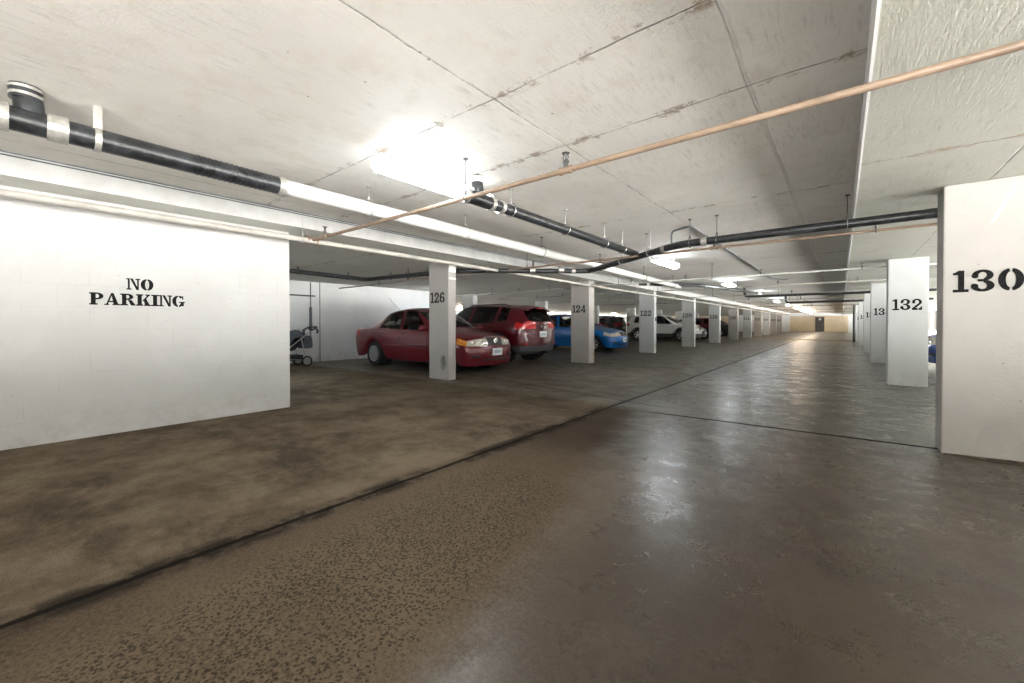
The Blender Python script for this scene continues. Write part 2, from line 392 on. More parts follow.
G['K'] = (1.08, R(.10, .40, 0, 1)+R(0, .50, 0, .12)+R(0, .50, .88, 1)+Q((.44, .44), (.56, .40), (.94, .90), (.80, .92))+R(.66, 1.0, .89, 1)
          + Q((.52, .56), (.68, .68), (1.02, .0), (.64, .0))+R(.56, 1.08, 0, .11))
G['I'] = (.54, R(.12, .42, 0, 1)+R(0, .54, 0, .12)+R(0, .54, .88, 1))
G['G'] = (1.02, arc(.49, .5, (.48, .52), (.18, .40), 97, 263)+arc(.49, .5, (.48, .52), (.18, .40), 277, 320)+arc(.49, .5, (.48, .52), (.18, .40), 40, 83)
          + R(.66, .92, .06, .44)+R(.54, 1.02, .36, .46)+R(.80, .88, .66, .98))
def lettering(text, h, gap=.07, sx=1.0):
    """list of polygons in metres, origin at the lower left; returns polys,width"""
    x = 0; P = []
    for ch in text:
        if ch == ' ': x += .5*h; continue
        w, polys = G[ch]
        for p in polys: P.append([(x+a*h*sx, b*h) for a, b in p])
        x += (w*sx+gap)*h
    return P, x-gap*h
def letter_bm(polys, to3, nrm, t=.004):
    bm = BM(); n = Vector(nrm)*t
    for k, p in enumerate(polys):
        lift = n*(1+.02*(k % 9))
        A = [bm.verts.new(Vector(to3(a, b))) for a, b in p]; B = [bm.verts.new(Vector(to3(a, b))+lift) for a, b in p]
        bm.faces.new(B)
        for i in range(len(p)): bm.faces.new((A[i], A[(i+1) % len(p)], B[(i+1) % len(p)], B[i]))
    bmesh.ops.recalc_face_normals(bm, faces=bm.faces)
    return bm

# ------------------------------------------------------------------ the shell
LANE_L, LANE_R = -5.35, .105          # the higher lane ceiling lies between these
ZL, ZS, ZR = 2.54, 2.34, 2.30         # lane / left stalls / right stalls ceiling heights
X0, X1, Y0, Y1 = -27.0, 6.4, -4.2, 73.2
b = BM(); box(b, X0, X1, Y0, Y1+.3, -.2, 0); structure('floor', b, M['floor'])
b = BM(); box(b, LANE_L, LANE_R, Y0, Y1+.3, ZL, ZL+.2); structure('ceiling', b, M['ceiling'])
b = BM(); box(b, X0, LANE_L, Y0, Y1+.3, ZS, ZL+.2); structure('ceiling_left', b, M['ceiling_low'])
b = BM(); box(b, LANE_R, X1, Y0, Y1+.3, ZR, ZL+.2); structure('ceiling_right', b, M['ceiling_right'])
b = BM(); box(b, LANE_L, LANE_L+.012, Y0, Y1, ZS-.002, ZL); structure('trim_1', b, M['step_left'])
b = BM(); box(b, LANE_R-.012, LANE_R, Y0, Y1, ZR-.002, ZL); structure('trim_2', b, M['step'])
# the pair of dark strip conduits in the angle of the left step
for z in (ZL-.012, ZL-.036):
    b = BM(); cyl(b, (LANE_L+.02, -4, z), (LANE_L+.02, 34, z), .006, 6)
    tag(obj('cable', b, M['grey_conduit']), 'thin dark cable in the corner of the left ceiling step, '+('upper' if z > ZL-.02 else 'lower')+' of a pair', 'cable')
# walls
NPX, NPY = -5.76, 2.37
b = BM(); box(b, NPX-.2, NPX, Y0, NPY, 0, ZS); npw = structure('wall_left', b, M['block'])
P1, w1 = lettering('NO', .118, .03); P2, w2 = lettering('PARKING', .122, .015)
s2 = .752/w2; s1 = .214/w1
ty = lambda y0, z0, s: (lambda a, c: (NPX+.0005, y0+a*s, z0+c))
b = letter_bm(P1, ty(.768, 1.474, s1), (1, 0, 0)); bb = letter_bm(P2, ty(.499, 1.309, s2), (1, 0, 0))
me = bpy.data.meshes.new('tmp'); bb.to_mesh(me); bb.free(); b.from_mesh(me); bpy.data.meshes.remove(me)
o = obj('painted_lettering', b, M['stencil'], npw); o['label'] = 'black stencilled NO PARKING lettering'
b = BM(); box(b, -12.23, -12.03, Y0, 10.6, 0, ZS); structure('wall_back_left', b, M['wall'])
# open-sided deck: low parapets with piers, openings added to let fill light in
def open_wall(name, x0, x1, par):
    b = BM(); box(b, x0, x1, Y0, Y1+.3, 0, par)
    y = Y0+.3
    while y < Y1:
        box(b, x0, x1, y, y+.4, par, ZS); y += 5.25
    return structure(name, b, M['wall'])
open_wall('wall_far_left', X0-.2, X0, 1.15)
open_wall('wall_right', X1, X1+.2, .06)
b = BM(); box(b, X0, -.4, Y0-.2, Y0, 0, ZS); structure('wall_rear', b, M['wall'])  # stops short to leave an unseen opening added for light
b = BM(); box(b, X0, X1, Y1, Y1+.2, 0, ZL); structure('wall_end', b, M['wall_beige'])
b = BM(); box(b, -12.0, -5.45, 66, 66.2, 0, ZS); structure('wall_end_left', b, M['wall'])
b = BM(); box(b, .62, X1, 66, 66.2, 0, ZR); structure('wall_end_right', b, M['wall'])
b = BM(); box(b, LANE_L-.1, .62, 66, 66.3, 2.14, ZL); structure('trim_3', b, M['wall'])
# end door
d = thing('door_1', 'dark grey door in the beige wall at the far end', 'door', (-2.46, Y1, 0), kind='structure')
b = BM(); box(b, -.47, .47, -.05, 0, 0, 2.06); box(b, -.52, -.45, -.08, 0, 0, 2.11); box(b, .45, .52, -.08, 0, 0, 2.11); obj('door_leaf', b, M['door_grey'], d)
b = BM(); cyl(b, (.36, -.05, 1.0), (.36, -.12, 1.0), .03); cyl(b, (.36, -.11, 1.0), (.24, -.11, 1.0), .012); obj('door_handle', b, M['steel'], d)
b = BM(); box(b, -.12, .16, -.07, -.04, 1.62, 1.92, .01); obj('door_sign', b, M['plate'], d)
# low ridge across the lane
b = BM()
pa, pb = Vector((.52, 33.6, 0)), Vector((-11.5, 37.6, 0)); dv = (pb-pa).normalized(); nv = Vector((-dv.y, dv.x, 0))
if nv.y < 0: nv = -nv
prof = [(-.22, 0), (-.12, .06), (.12, .06), (.22, 0)]
A = [b.verts.new(pa+nv*p+Vector((0, 0, h))) for p, h in prof]; B = [b.verts.new(pb+nv*p+Vector((0, 0, h))) for p, h in prof]
for i in range(3): b.faces.new((A[i], A[i+1], B[i+1], B[i]))
b.faces.new(A); b.faces.new(B[::-1]); b.faces.new((A[0], B[0], B[3], A[3])); bmesh.ops.recalc_face_normals(b, faces=b.faces)
ridge = tag(obj('speed_bump', b, M['kerb']), 'low worn ridge with faded yellow face crossing the far lane', 'speed bump')
b = BM()
q = [pa+nv*-.225+Vector((0, 0, .004)), pb+nv*-.225+Vector((0, 0, .004)), pb+nv*-.125+Vector((0, 0, .064)), pa+nv*-.125+Vector((0, 0, .064))]
lo = [b.verts.new(v) for v in q]; hi = [b.verts.new(v-nv*.004) for v in q]
b.faces.new(lo); b.faces.new(hi[::-1])
for i in range(4): b.faces.new((lo[i], lo[(i+1) % 4], hi[(i+1) % 4], hi[i]))
bmesh.ops.recalc_face_normals(b, faces=b.faces); obj('yellow_stripe', b, M['yellow'], ridge)

# ------------------------------------------------------------------ numbered columns
def column(num, xr, y, w, dep, ztop, mat, label, grp, tx=None, tz=1.40, th=.19, tw=.42, pipe=None):
    """front face at y (towards the lane's near end), right edge at xr"""
    t = thing('concrete_column', label, 'column', (xr-w/2, y+dep/2, 0), 0, grp, 'thing')
    b = BM(); box(b, -w/2, w/2, -dep/2, dep/2, 0, ztop, .012); obj('shaft', b, mat, t)
    if num:
        P, W = lettering(num, th, .06); s = tw/W; x0 = (xr-w+.05 if tx is None else tx)-(xr-w/2)
        b = letter_bm(P, lambda a, c: (x0+a*s, -dep/2-.0005, tz+c), (0, -1, 0))
        o = obj('stencilled_number', b, M['stencil'], t); o['label'] = 'black stencilled number '+num
    return t
GL, GR = 'numbered columns left of the lane', 'numbered columns right of the lane'
left = [('126', -6.02, 5.444, 'col'), ('124', -5.54, 10.29, 'col'), ('122', -5.54, 15.42, 'col_cool'), ('120', -5.54, 20.82, 'col_cool'), ('118', -5.54, 26.1, 'col_cool'),
        ('116', -5.54, 31.4, 'col'), ('114', -5.54, 36.7, 'col_cool'), ('112', -5.54, 42.0, 'col'), ('110', -5.54, 47.3, 'col_cool'), ('108', -5.54, 52.6, 'col'), ('106', -5.54, 57.9, 'col')]
ldesc = {'126': 'white column stencilled 126 in front of the burgundy sedan', '124': 'white column stencilled 124 in front of the bright blue sedan',
         '122': 'pale column stencilled 122 in front of the white SUV', '120': 'pale column stencilled 120 beside the white SUV nose',
         '118': 'pale column stencilled 118 further down the left row', '116': 'cream lit column stencilled 116 far down the left row'}
T = {}
for n, x, y, m in left:
    T[n] = column(n, x, y, .585, .20 if n == '126' else .24, ZS, M[m], ldesc.get(n, 'small distant column stencilled '+n+' near the far end of the left row'), GL,
                  tz={'126': 1.54, '124': 1.44}.get(n, 1.42), th=.21, tw=.43)
right = [('130', .673, 5.06, 'col'), ('132', .655, 10.16, 'col_cool'), ('134', .655, 15.72, 'col_cool'), ('136', .665, 21.0, 'col_cool'), ('138', .68, 27.9, 'col_cool'), ('140', .68, 33.4, 'col_cool')]
rdesc = {'130': 'big near column stencilled 130 at the right edge', '132': 'pale column stencilled 132 standing behind the near right column',
         '134': 'narrow seen column stencilled 134 behind column 132', '136': 'column stencilled 136 half hidden behind column 134',
         '138': 'column stencilled 138, a thin strip behind column 136', '140': 'farthest column of the right row, mostly hidden'}
for n, xl, y, m in right:
    w = .62 if n == '130' else .53
    T[n] = column(n, xl+w, y, w, .30 if n == '130' else .36, ZR, M[m], rdesc[n], GR, tx=xl+.055, tz=1.385 if n == '130' else 1.365,
                  th=.182 if n == '130' else .20, tw=.395)
# grimy mortar fillet along the foot of column 130
b = BM(); c = T['130'].location
vs = [(.69-c.x, -.15, 0), (1.29-c.x, -.15, 0), (1.29-c.x, -.24, 0), (.70-c.x, -.158, 0)]
lo = [b.verts.new(v) for v in vs]; hi = [b.verts.new((v[0], v[1], h)) for v, h in zip(vs, (.008, .03, .008, .004))]
b.faces.new(hi); b.faces.new(lo[::-1])
for i in range(4): b.faces.new((lo[i], lo[(i+1) % 4], hi[(i+1) % 4], hi[i]))
bmesh.ops.recalc_face_normals(b, faces=b.faces); obj('base_fillet', b, M['dirt'], T['130'])
# mortar patch on column 126, pale diagonal streak on column 130
b = BM(); c = T['126'].location
q = [b.verts.new((-6.17-c.x+.085*math.cos(2*PI*k/18)*(1+.15*math.sin(3*k)), -.1005, .34+.15*math.sin(2*PI*k/18)*(1+.12*math.cos(2*k)))) for k in range(18)]
q2 = [b.verts.new((v.co.x, v.co.y-.002, v.co.z)) for v in q]
b.faces.new(q2)
for k in range(18): b.faces.new((q[k], q[(k+1) % 18], q2[(k+1) % 18], q2[k]))
bmesh.ops.recalc_face_normals(b, faces=b.faces); obj('mortar_patch', b, M['patch'], T['126'])
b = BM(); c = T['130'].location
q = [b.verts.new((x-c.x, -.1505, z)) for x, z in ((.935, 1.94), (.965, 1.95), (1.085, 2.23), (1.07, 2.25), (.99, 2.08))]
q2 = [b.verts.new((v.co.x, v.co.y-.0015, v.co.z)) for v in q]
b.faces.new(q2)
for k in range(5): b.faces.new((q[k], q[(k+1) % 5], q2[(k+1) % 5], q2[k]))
bmesh.ops.recalc_face_normals(b, faces=b.faces); obj('pale_streak', b, M['step_left'], T['130'])
# junction boxes and straps seen on columns
b = BM(); box(b, .2925, .33, -.03, .05, 1.22, 1.36, .006); obj('switch_box', b, M['dark_steel'], T['122'])
b = BM(); box(b, .2925, .315, -.03, .03, .28, .36, .005); obj('junction_box', b, M['steel'], T['122'])
b = BM(); box(b, .2925, .312, -.085, .09, 2.0, 2.03); obj('cable_strap', b, M['white_enamel'], T['126'])
b = BM(); box(b, .2925, .31, -.085, .09, 2.14, 2.33, .004); obj('cable_box', b, M['white_enamel'], T['126'])
# back-row columns between the two rows of stalls
for k, (x, y) in enumerate([(-12.32, 12.55), (-12.42, 18.15), (-12.42, 24.2), (-12.36, 30.25), (-12.42, 36.3), (-12.42, 42.3), (-12.42, 48.2)]):
    column(None, x, y, .66, .27, ZS, M['col_cool'], ['plain pale column behind the ruby SUV roof, beside column 126', 'plain pale column behind the ruby SUV and the blue sedan', 'plain grey column seen just right of column 124',
           'plain grey column behind the white SUV tail, left of column 122', 'plain column seen just right of column 122', 'distant plain column seen right of column 120', 'distant plain column seen right of column 118'][k],
           'plain columns behind the left stalls')

# ------------------------------------------------------------------ pipes
def hanger(parent, p, r, ztop, d=(1, 0, 0), mat='steel', rod=.0045):
    b = BM(); p = Vector(p); R0 = r+.012
    torus(b, p+Vector((0, 0, .006)), d, R0, .006, 16, 5)
    cyl(b, p+Vector((0, 0, R0)), (p.x, p.y, ztop), rod, 6)
    cyl(b, p+Vector((0, 0, R0-.004)), p+Vector((0, 0, R0+.03)), .011, 8)
    cyl(b, (p.x, p.y, ztop-.012), (p.x, p.y, ztop), .022, 10)
    o = obj('hanger', b, M[mat], parent, True); return o
def sprinkler(parent, p, r, mat='dark_steel', d=(1, 0, 0)):
    b = BM(); p = Vector(p); d = Vector(d)
    cyl(b, p+Vector((0, 0, r*.7)), p+Vector((0, 0, r+.035)), .017, 8)
    cyl(b, p+Vector((0, 0, r+.035)), p+Vector((0, 0, r+.05)), .022, 6)
    for s in (-1, 1):
        tube(b, [p+Vector((0, 0, r+.05))+d*.01*s, p+Vector((0, 0, r+.075))+d*.022*s, p+Vector((0, 0, r+.10))+d*.008*s], .005, 6)
    cyl(b, p+Vector((0, 0, r+.05)), p+Vector((0, 0, r+.10)), .006, 6)
    cyl(b, p+Vector((0, 0, r+.10)), p+Vector((0, 0, r+.106)), .028, 12)
    return obj('sprinkler_head', b, M[mat], parent, True)
def fitting(parent, p, d, r, L=.10, mat='cream_pipe', riser=False):
    b = BM(); p = Vector(p); d = Vector(d).normalized()
    cyl(b, p-d*L/2, p+d*L/2, r*1.22, 14)
    for s in (-1, 1): cyl(b, p+d*(s*L/2-.012), p+d*(s*L/2+.012), r*1.45, 14)
    if riser: cyl(b, p, p+Vector((0, 0, r*1.9)), r*.8, 10)
    return obj('pipe_fitting', b, M[mat], parent, True)
def pipe(name, pts, r, mat, label, cat='pipe', group=None, rad=.09):
    t = thing(name, label, cat, (0, 0, 0), 0, group)
    b = BM(); tube(b, elbowed(pts, rad), r, 16); obj('run', b, M[mat], t, True)
    return t
def ceil_at(x): return ZS if x < LANE_L else (ZL if x < LANE_R else ZR)

# the sprinkler main beside the left row
MX, MZ = -5.33, 2.19
t = pipe('sprinkler_main', [(MX, Y0+.1, MZ), (MX, 2.2, MZ), (MX-.06, 6.3, MZ), (-5.5, 12, MZ), (-5.5, 60, MZ)], .033, 'cream_pipe', 'long cream sprinkler main running past the no-parking wall and left columns', 'pipe')
for y in (-1.2, 2.36, 5.9, 9.7, 13.6, 17.6, 22, 27): hanger(t, (MX-(0.01 if y < 3 else .06 if y < 8 else .15), y, MZ), .036, ZL if y < 9 else ZS, (0, 1, 0))
branches = [(2.48, 2.20, 5.2, 'tan_pipe', 'tan sprinkler branch crossing the near lane ceiling from main to right edge', [-1.52, -5.0]),
            (6.33, 2.20, 5.2, 'tan_pipe', 'tan sprinkler branch crossing above the ruby SUV beside the black drain', [-1.42, -4.6]),
            (10.5, 2.20, 5.2, 'white_pipe', 'white sprinkler branch crossing the lane from column 124 to column 132', [-1.40, -4.4, -3.0]),
            (13.55, 2.20, 5.0, 'cream_pipe', 'thin cream sprinkler branch crossing beyond column 132', [-1.4, -3.3]),
            (17.6, 2.20, 4.0, 'cream_pipe', 'distant sprinkler branch, fifth across the lane ceiling', [-1.4]),
            (21.7, 2.20, 4.0, 'cream_pipe', 'distant sprinkler branch, sixth across the lane ceiling', [-1.4, -3.4]),
            (25.8, 2.20, 4.0, 'cream_pipe', 'distant sprinkler branch, seventh across the lane ceiling', [-1.4]),
            (30.0, 2.20, 4.0, 'tan_pipe', 'distant sprinkler branch, eighth across the lane ceiling', [-1.4]),
            (38.0, 2.20, 4.0, 'tan_pipe', 'sprinkler branch beyond the yellow ridge, nearer of two', []),
            (46.0, 2.20, 4.0, 'tan_pipe', 'sprinkler branch beyond the yellow ridge, farther of two', [])]
for k, (y, z, xe, m, lab, heads) in enumerate(branches):
    r = .0185 if k in (0, 2) else .0165
    xs = MX-.02 if k < 1 else (MX-.06 if k == 1 else -5.5)
    t = pipe('sprinkler_branch', [(xs, y, z), (xe, y, z)], r, m, lab, 'pipe', 'sprinkler branch pipes across the lane')
    fitting(t, (xs, y, z), (0, 1, 0), .036, .12, 'cream_pipe' if k else 'tan_pipe')
    for hx in heads:
        fitting(t, (hx, y, z), (1, 0, 0), r, .075, m if m != 'white_pipe' else 'white_pipe', True); sprinkler(t, (hx, y, z), r)
    for hx in ([-2.52, 3.0] if k == 0 else [-4.75, -2.4, .3, 3.0] if k < 4 else [-4.0, -1.8]):
        hanger(t, (hx, y, z), r, ceil_at(hx), (1, 0, 0), 'dark_steel')
    if 0 < k < 6:      # branches carry on over the left stalls
        y2 = y+(.32 if k == 2 else 0)
        t2 = pipe('sprinkler_branch', [(xs, y2, z-.005), (-11.6, y2-.15, z-.03)], .02, 'cream_pipe',
                  ['', 'cream sprinkler branch over the stall behind column 126', 'cream sprinkler branch over the stall behind column 124', 'cream sprinkler branch over the empty stalls past column 124',
                   'cream sprinkler branch over the stall behind column 122', 'cream sprinkler branch over the white SUV'][k], 'pipe', 'sprinkler branch pipes over the left stalls')
        for hx in (-7.2, -9.6):
            hanger(t2, (hx, y2-.15*(xs-hx)/(xs+11.6), z-.005-.025*(xs-hx)/(xs+11.6)), .02, ZS, (1, 0, 0), 'dark_steel')
        sprinkler(t2, (-8.4, y2-.07, z-.017), .02)

# big drain beside the left step: black rubber and iron near the camera, white further on
BA, BB, BC = Vector((-3.80, -.6, 2.335)), Vector((-3.80, 1.50, 2.315)), Vector((-3.88, 13.0, 2.25))
dbp = (BB-BA).normalized()
t = thing('drain_pipe', 'thick drain along the left ceiling, black near end then white', 'pipe')
b = BM(); tube(b, [BA, BA+dbp*1.0, BB], .070, 20)
for k in range(16):                                   # moulded ribs on the last stretch
    p = BB-dbp*(.06+.036*k); cyl(b, p, p+dbp*.016, .0735, 20)
o = obj('black_section', b, M['black_pipe'], t, True); o['label'] = 'black ribbed section'
b = BM(); tube(b, [BB, BC], .068, 20); o = obj('white_section', b, M['white_pipe'], t, True); o['label'] = 'white painted section'
b = BM(); cyl(b, BB-dbp*.03, BB+dbp*.025, .080, 20); cyl(b, BB-dbp*.012, BB+dbp*.008, .084, 20); obj('clamp_collar', b, M['band'], t, True)
EP = Vector((-3.82, .095, 2.33))
b = BM(); tube(b, elbowed([EP+Vector((0, .20, -.004)), EP, EP+Vector((0, -.02, .24))], .16, 6), .064, 20)
cyl(b, EP+Vector((0, -.02, .13)), EP+Vector((0, -.02, .24)), .070, 20); obj('riser_coupling', b, M['black_pipe'], t, True)
for dz in (.145, .185): 
    b = BM(); cyl(b, EP+Vector((0, -.02, dz)), EP+Vector((0, -.02, dz+.016)), .074, 20); obj('clamp_band', b, M['band'], t, True)
for dy in (-.13, .105):
    b = BM(); p = EP+Vector((.02, dy, 0)); cyl(b, p-dbp*.045, p+dbp*.045, .082, 20); obj('clamp_band', b, M['band'], t, True)
b = BM(); p = Vector((-3.80, .375, 2.325)); cyl(b, p-dbp*.016, p+dbp*.016, .077, 20); box(b, p.x-.012, p.x+.03, p.y-.022, p.y+.022, p.z+.06, ZL, .004)
obj('strap_hanger', b, M['band'], t, True)
for y in (2.35, 3.75, 5.5, 7.6, 10.0, 12.3):
    f = (y-1.5)/11.5; p = BB.lerp(BC, f); hanger(t, p, .075, ZL, (0, 1, 0), 'band' if y < 5 else 'dark_steel')

# black drain under the lane ceiling: along the lane, then across it at the wye
J = Vector((-2.62, 6.45, 2.255))
t = thing('drain_pipe', 'black drain running down the lane to the wye above the ruby SUV', 'pipe')
S = Vector((-2.72, 2.86, 2.315))
b = BM(); tube(b, elbowed([S+Vector((-.02, -.02, .225)), S+Vector((0, 0, 0)), J], .14, 6), .055, 18); obj('run', b, M['black_pipe'], t, True)
b = BM(); dj = (J-S).normalized()
cyl(b, S+dj*-.16, S+dj*.16, .064, 18); cyl(b, S+dj*-.18, S+dj*-.14, .070, 18); obj('cleanout_wye', b, M['black_pipe'], t, True)
for f in (-.05, .045, .085):
    b = BM(); p = S.lerp(J, f); cyl(b, p-dj*.022, p+dj*.022, .071, 18); obj('clamp_band', b, M['band'], t, True)
b = BM(); p = S+Vector((-.018, -.018, .16)); cyl(b, p, p+Vector((0, 0, .05)), .067, 18); obj('riser_collar', b, M['white_enamel'], t, True)
for f in (.13, .42, .70, .86): hanger(t, S.lerp(J, f), .058, ZL, tuple(dj), 'steel')
t = thing('drain_pipe', 'black drain crossing the lane from behind column 130 and on over the stalls', 'pipe')
W0 = Vector((5.0, 5.78, 2.235)); W1 = Vector((-1.75, 5.84, 2.215)); W2 = Vector((-3.95, 7.35, 2.18)); W3 = Vector((-4.35, 6.9, 2.18)); W4 = Vector((-6.0, 5.72, 2.19)); W5 = Vector((-9.2, 5.62, 2.22)); W6 = Vector((-8.95, 2.2, 2.25))
b = BM(); tube(b, elbowed([W0, W1, W2], .2), .050, 18); obj('lane_run', b, M['black_pipe'], t, True)
b = BM(); tube(b, elbowed([W2, W2+Vector((-.18, -.12, 0)), W4, W5, W6], .2), .048, 18); obj('stall_run', b, M['black_pipe'], t, True)
for p, q in ((W1, W0), (W1, W2), (W2, W4)):
    dd = (q-p).normalized(); pp = p+dd*.32
    b = BM(); cyl(b, pp-dd*.035, pp+dd*.035, .058, 18); obj('clamp_band', b, M['band'], t, True)
for p in (W1.lerp(W0, .02), W1.lerp(W0, .07), W1.lerp(W0, .265)): hanger(t, p, .054, ceil_at(p.x), (1, 0, 0), 'dark_steel')
for f in (.25, .55): hanger(t, W1.lerp(W2, f), .054, ZL, tuple((W2-W1).normalized()), 'steel')
for f in (.08, .3, .5, .7): hanger(t, W4.lerp(W5, f), .052, ZS, (1, 0, 0), 'dark_steel')
for f in (.15, .5): hanger(t, W5.lerp(W6, f), .052, ZS, (0, 1, 0), 'dark_steel')
for p, lab in (((-4.3, 6.85, 2.18), 'a'), ((-4.75, 6.52, 2.18), 'b')):
    b = BM(); p = Vector(p); dd = (W4-W2).normalized(); cyl(b, p-dd*.05, p+dd*.05, .056, 18); obj('clamp_band', b, M['band'], t, True)
# distant black drains across the lane
for (y, xa, xb, z, lab) in ((18.4, -3.0, 5, 2.2, 'distant black drain crossing the lane, nearer of two'), (24.6, -2.2, 3, 2.18, 'distant black drain crossing the lane, farther of two')):
    t = pipe('drain_pipe', [(xa, y-.05, ZL), (xa, y, z), (xb, y, z)], .05, 'black_pipe', lab, 'pipe', rad=.12)
    for f in (.15, .5): hanger(t, (xa+(xb-xa)*f, y, z), .052, ceil_at(xa+(xb-xa)*f), (1, 0, 0), 'dark_steel')
t = pipe('drain_pipe', [(-4.6, 11.6, 2.28), (-3.4, 13.4, 2.30), (-2.55, 18.2, 2.31)], .045, 'black_pipe', 'distant black drain slanting along the lane left of the lights', 'pipe')
for p in ((-4.45, 11.83, 2.282), (-4.15, 12.28, 2.287)):
    b = BM(); p = Vector(p); dd = Vector((1.2, 1.8, .02)).normalized(); cyl(b, p-dd*.05, p+dd*.05, .052, 16); obj('clamp_band', b, M['white_enamel'], t, True)
hanger(t, (-3.4+.85*.4, 13.4+4.8*.4, 2.304), .047, ZL, (0, 1, 0), 'dark_steel')
# conduit on the lane ceiling
t = pipe('conduit', [(-2.02, 6.35, 2.30), (-2.02, 6.35, ZL-.02), (-1.69, 6.15, ZL-.018), (-1.69, 15.2, ZL-.018), (-1.35, 15.6, ZL-.018)], .014, 'grey_conduit', 'thin grey conduit on the lane ceiling right of the lights', 'conduit', rad=.06)
for y in (7.6, 9.6, 12.4):
    b = BM(); box(b, -1.725, -1.655, y-.012, y+.012, ZL-.036, ZL, .003); obj('strap', b, M['steel'], t)
# lines on the back-left wall
t = pipe('conduit', [(-12.0, 5.52, 2.32), (-12.0, 5.52, .75)], .014, 'grey_conduit', 'dark vertical conduit on the wall behind the stroller, left of two', 'conduit')
b = BM(); box(b, -12.03, -11.97, 5.49, 5.55, .95, 1.6, .006); obj('conduit_sleeve', b, M['grey_conduit'], t)
t = pipe('conduit', [(-12.02, 5.80, 2.34), (-12.02, 5.80, .0)], .010, 'grey_conduit', 'thin grey conduit on the back wall right of the stroller', 'conduit')
t = pipe('conduit', [(-12.0, 3.2, 1.93), (-12.0, 5.65, 1.93)], .02, 'grey_conduit', 'short level conduit high on the wall above the stroller', 'conduit')
# rain pipe behind column 124
t = pipe('downpipe', [(-5.60, 10.62, 0), (-5.60, 10.62, ZS)], .045, 'cream_pipe', 'cream downpipe standing against the back of column 124', 'pipe')
b = BM(); cyl(b, (-5.60, 10.62, .06), (-5.60, 10.62, .30), .052, 16); cyl(b, (-5.60, 10.62, .34), (-5.60, 10.62, .38), .056, 16); o = obj('yellow_sleeve', b, M['yellow'], t, True); o['label'] = 'worn yellow sleeve'
t = pipe('downpipe', [(.58, 32.2, 0), (.58, 32.2, ZR)], .07, 'black_pipe', 'dark downpipe at the far end of the right column row', 'pipe')

# ------------------------------------------------------------------ ceiling lights
LX = -2.82; DROP = .12
def ceiling_light(x, y, z, em, label, grp, L=1.25):
    t = thing('ceiling_light', label, 'light', (x, y, z), 0, grp)
    b = BM(); box(b, -.05, .05, -L/2, L/2, -DROP-.052, -DROP, .006); obj('housing', b, M['white_enamel'], t)
    for s in (-.4, .4):
        b = BM(); cyl(b, (0, s*L, -DROP-.005), (0, s*L, 0), .012, 8); cyl(b, (0, s*L, -.008), (0, s*L, 0), .035, 12); obj('stem', b, M['white_enamel'], t, True)
    b = BM(); n = 9; prof = [(.085*math.cos(PI*k/n), -DROP-.052-.058*math.sin(PI*k/n)**.7) for k in range(n+1)]
    A = [b.verts.new((p, -L/2+.012, q)) for p, q in prof]; B = [b.verts.new((p, L/2-.012, q)) for p, q in prof]
    for k in range(n): b.faces.new((A[k], A[k+1], B[k+1], B[k]))
    b.faces.new(A); b.faces.new(B[::-1]); b.faces.new((A[0], B[0], B[-1], A[-1])); bmesh.ops.recalc_face_normals(b, faces=b.faces)
    obj('diffuser', b, em, t)
    b = BM()
    for s in (-1, 1): box(b, s*.052, s*.084, -L/2+.02, L/2-.02, -DROP-.046, -DROP-.004, .006)
    obj('added_uplight', b, M['em_up_fill_warm' if em is M['em_warm'] else 'em_up_fill'], t)  # uplight strips added to the fixtures to brighten the ceiling
    for s in (-1, 1):
        b = BM(); box(b, -.088, .088, s*L/2-.012, s*L/2+.012, -DROP-.07, -DROP-.002, .004); obj('end_cap', b, M['white_enamel'], t)
    return t
LG = 'fluorescent lights along the lane'
for k, (y, em, lab) in enumerate([(-3.6, 'em_neut', 'fluorescent light behind the camera above the lane'), (2.45, 'em_cool', 'nearest fluorescent ceiling light in view, above the tan branch pipe'),
        (8.5, 'em_cool', 'fluorescent ceiling light just beyond the black drain wye'), (14.5, 'em_cool', 'third fluorescent ceiling light in view down the lane'),
        (20.6, 'em_cool', 'fourth fluorescent ceiling light in view down the lane'), (26.7, 'em_cool', 'fifth fluorescent ceiling light in view down the lane'),
        (32.8, 'em_neut', 'sixth fluorescent ceiling light in view, before the yellow ridge'), (39, 'em_warm', 'first warm ceiling light past the yellow ridge'),
        (45, 'em_warm', 'second warm ceiling light past the yellow ridge'), (52, 'em_warm', 'third warm ceiling light past the yellow ridge'), (59, 'em_warm', 'fourth warm ceiling light past the yellow ridge'), (69, 'em_warm', 'warm ceiling light before the end door')]):
    ceiling_light(LX, y, ZL, M[em], lab, LG)
for k, y in enumerate((12, 20, 28, 36, 44)):
    ceiling_light(-20.5, y, ZS, M['em_warm'], 'warm light over the far left aisle, number %s from the near end' % ('one', 'two', 'three', 'four', 'five')[k], 'lights over the far left aisle')
for k, (x, y) in enumerate([(2.6, -2.6), (4.4, 12.5), (4.4, 24), (2.6, 1.6), (4.4, 6.5)]):  # lights added out of view to fill the right side
    ceiling_light(x, y, ZR, M['em_neut'], ['added fill light over the right stalls beside the camera', 'added fill light over the right stalls behind column 132', 'added fill light far along the right stalls', 'added fill light over the right stalls in front of column 130', 'added fill light over the right stalls beside column 130'][k], 'added fill lights over the right stalls')
for k, (x, y) in enumerate([(-9.0, -1.2), (-9.0, 2.0)]):  # lamps added out of view to brighten the stall walls
    ceiling_light(x, y, ZS, M['em_stall_fill'], 'added hidden light over the stalls behind the no-parking wall, '+('farther from' if k == 0 else 'nearer to')+' the stroller', 'added lights over the left stalls')

cl = ceiling_light(-10.9, 9.6, ZS, M['em_cool'], 'added light over the stalls hidden behind column 126', 'added lights over the left stalls', .9); cl.rotation_euler = (0, 0, PI/2)  # lamp added behind the column to brighten the back wall

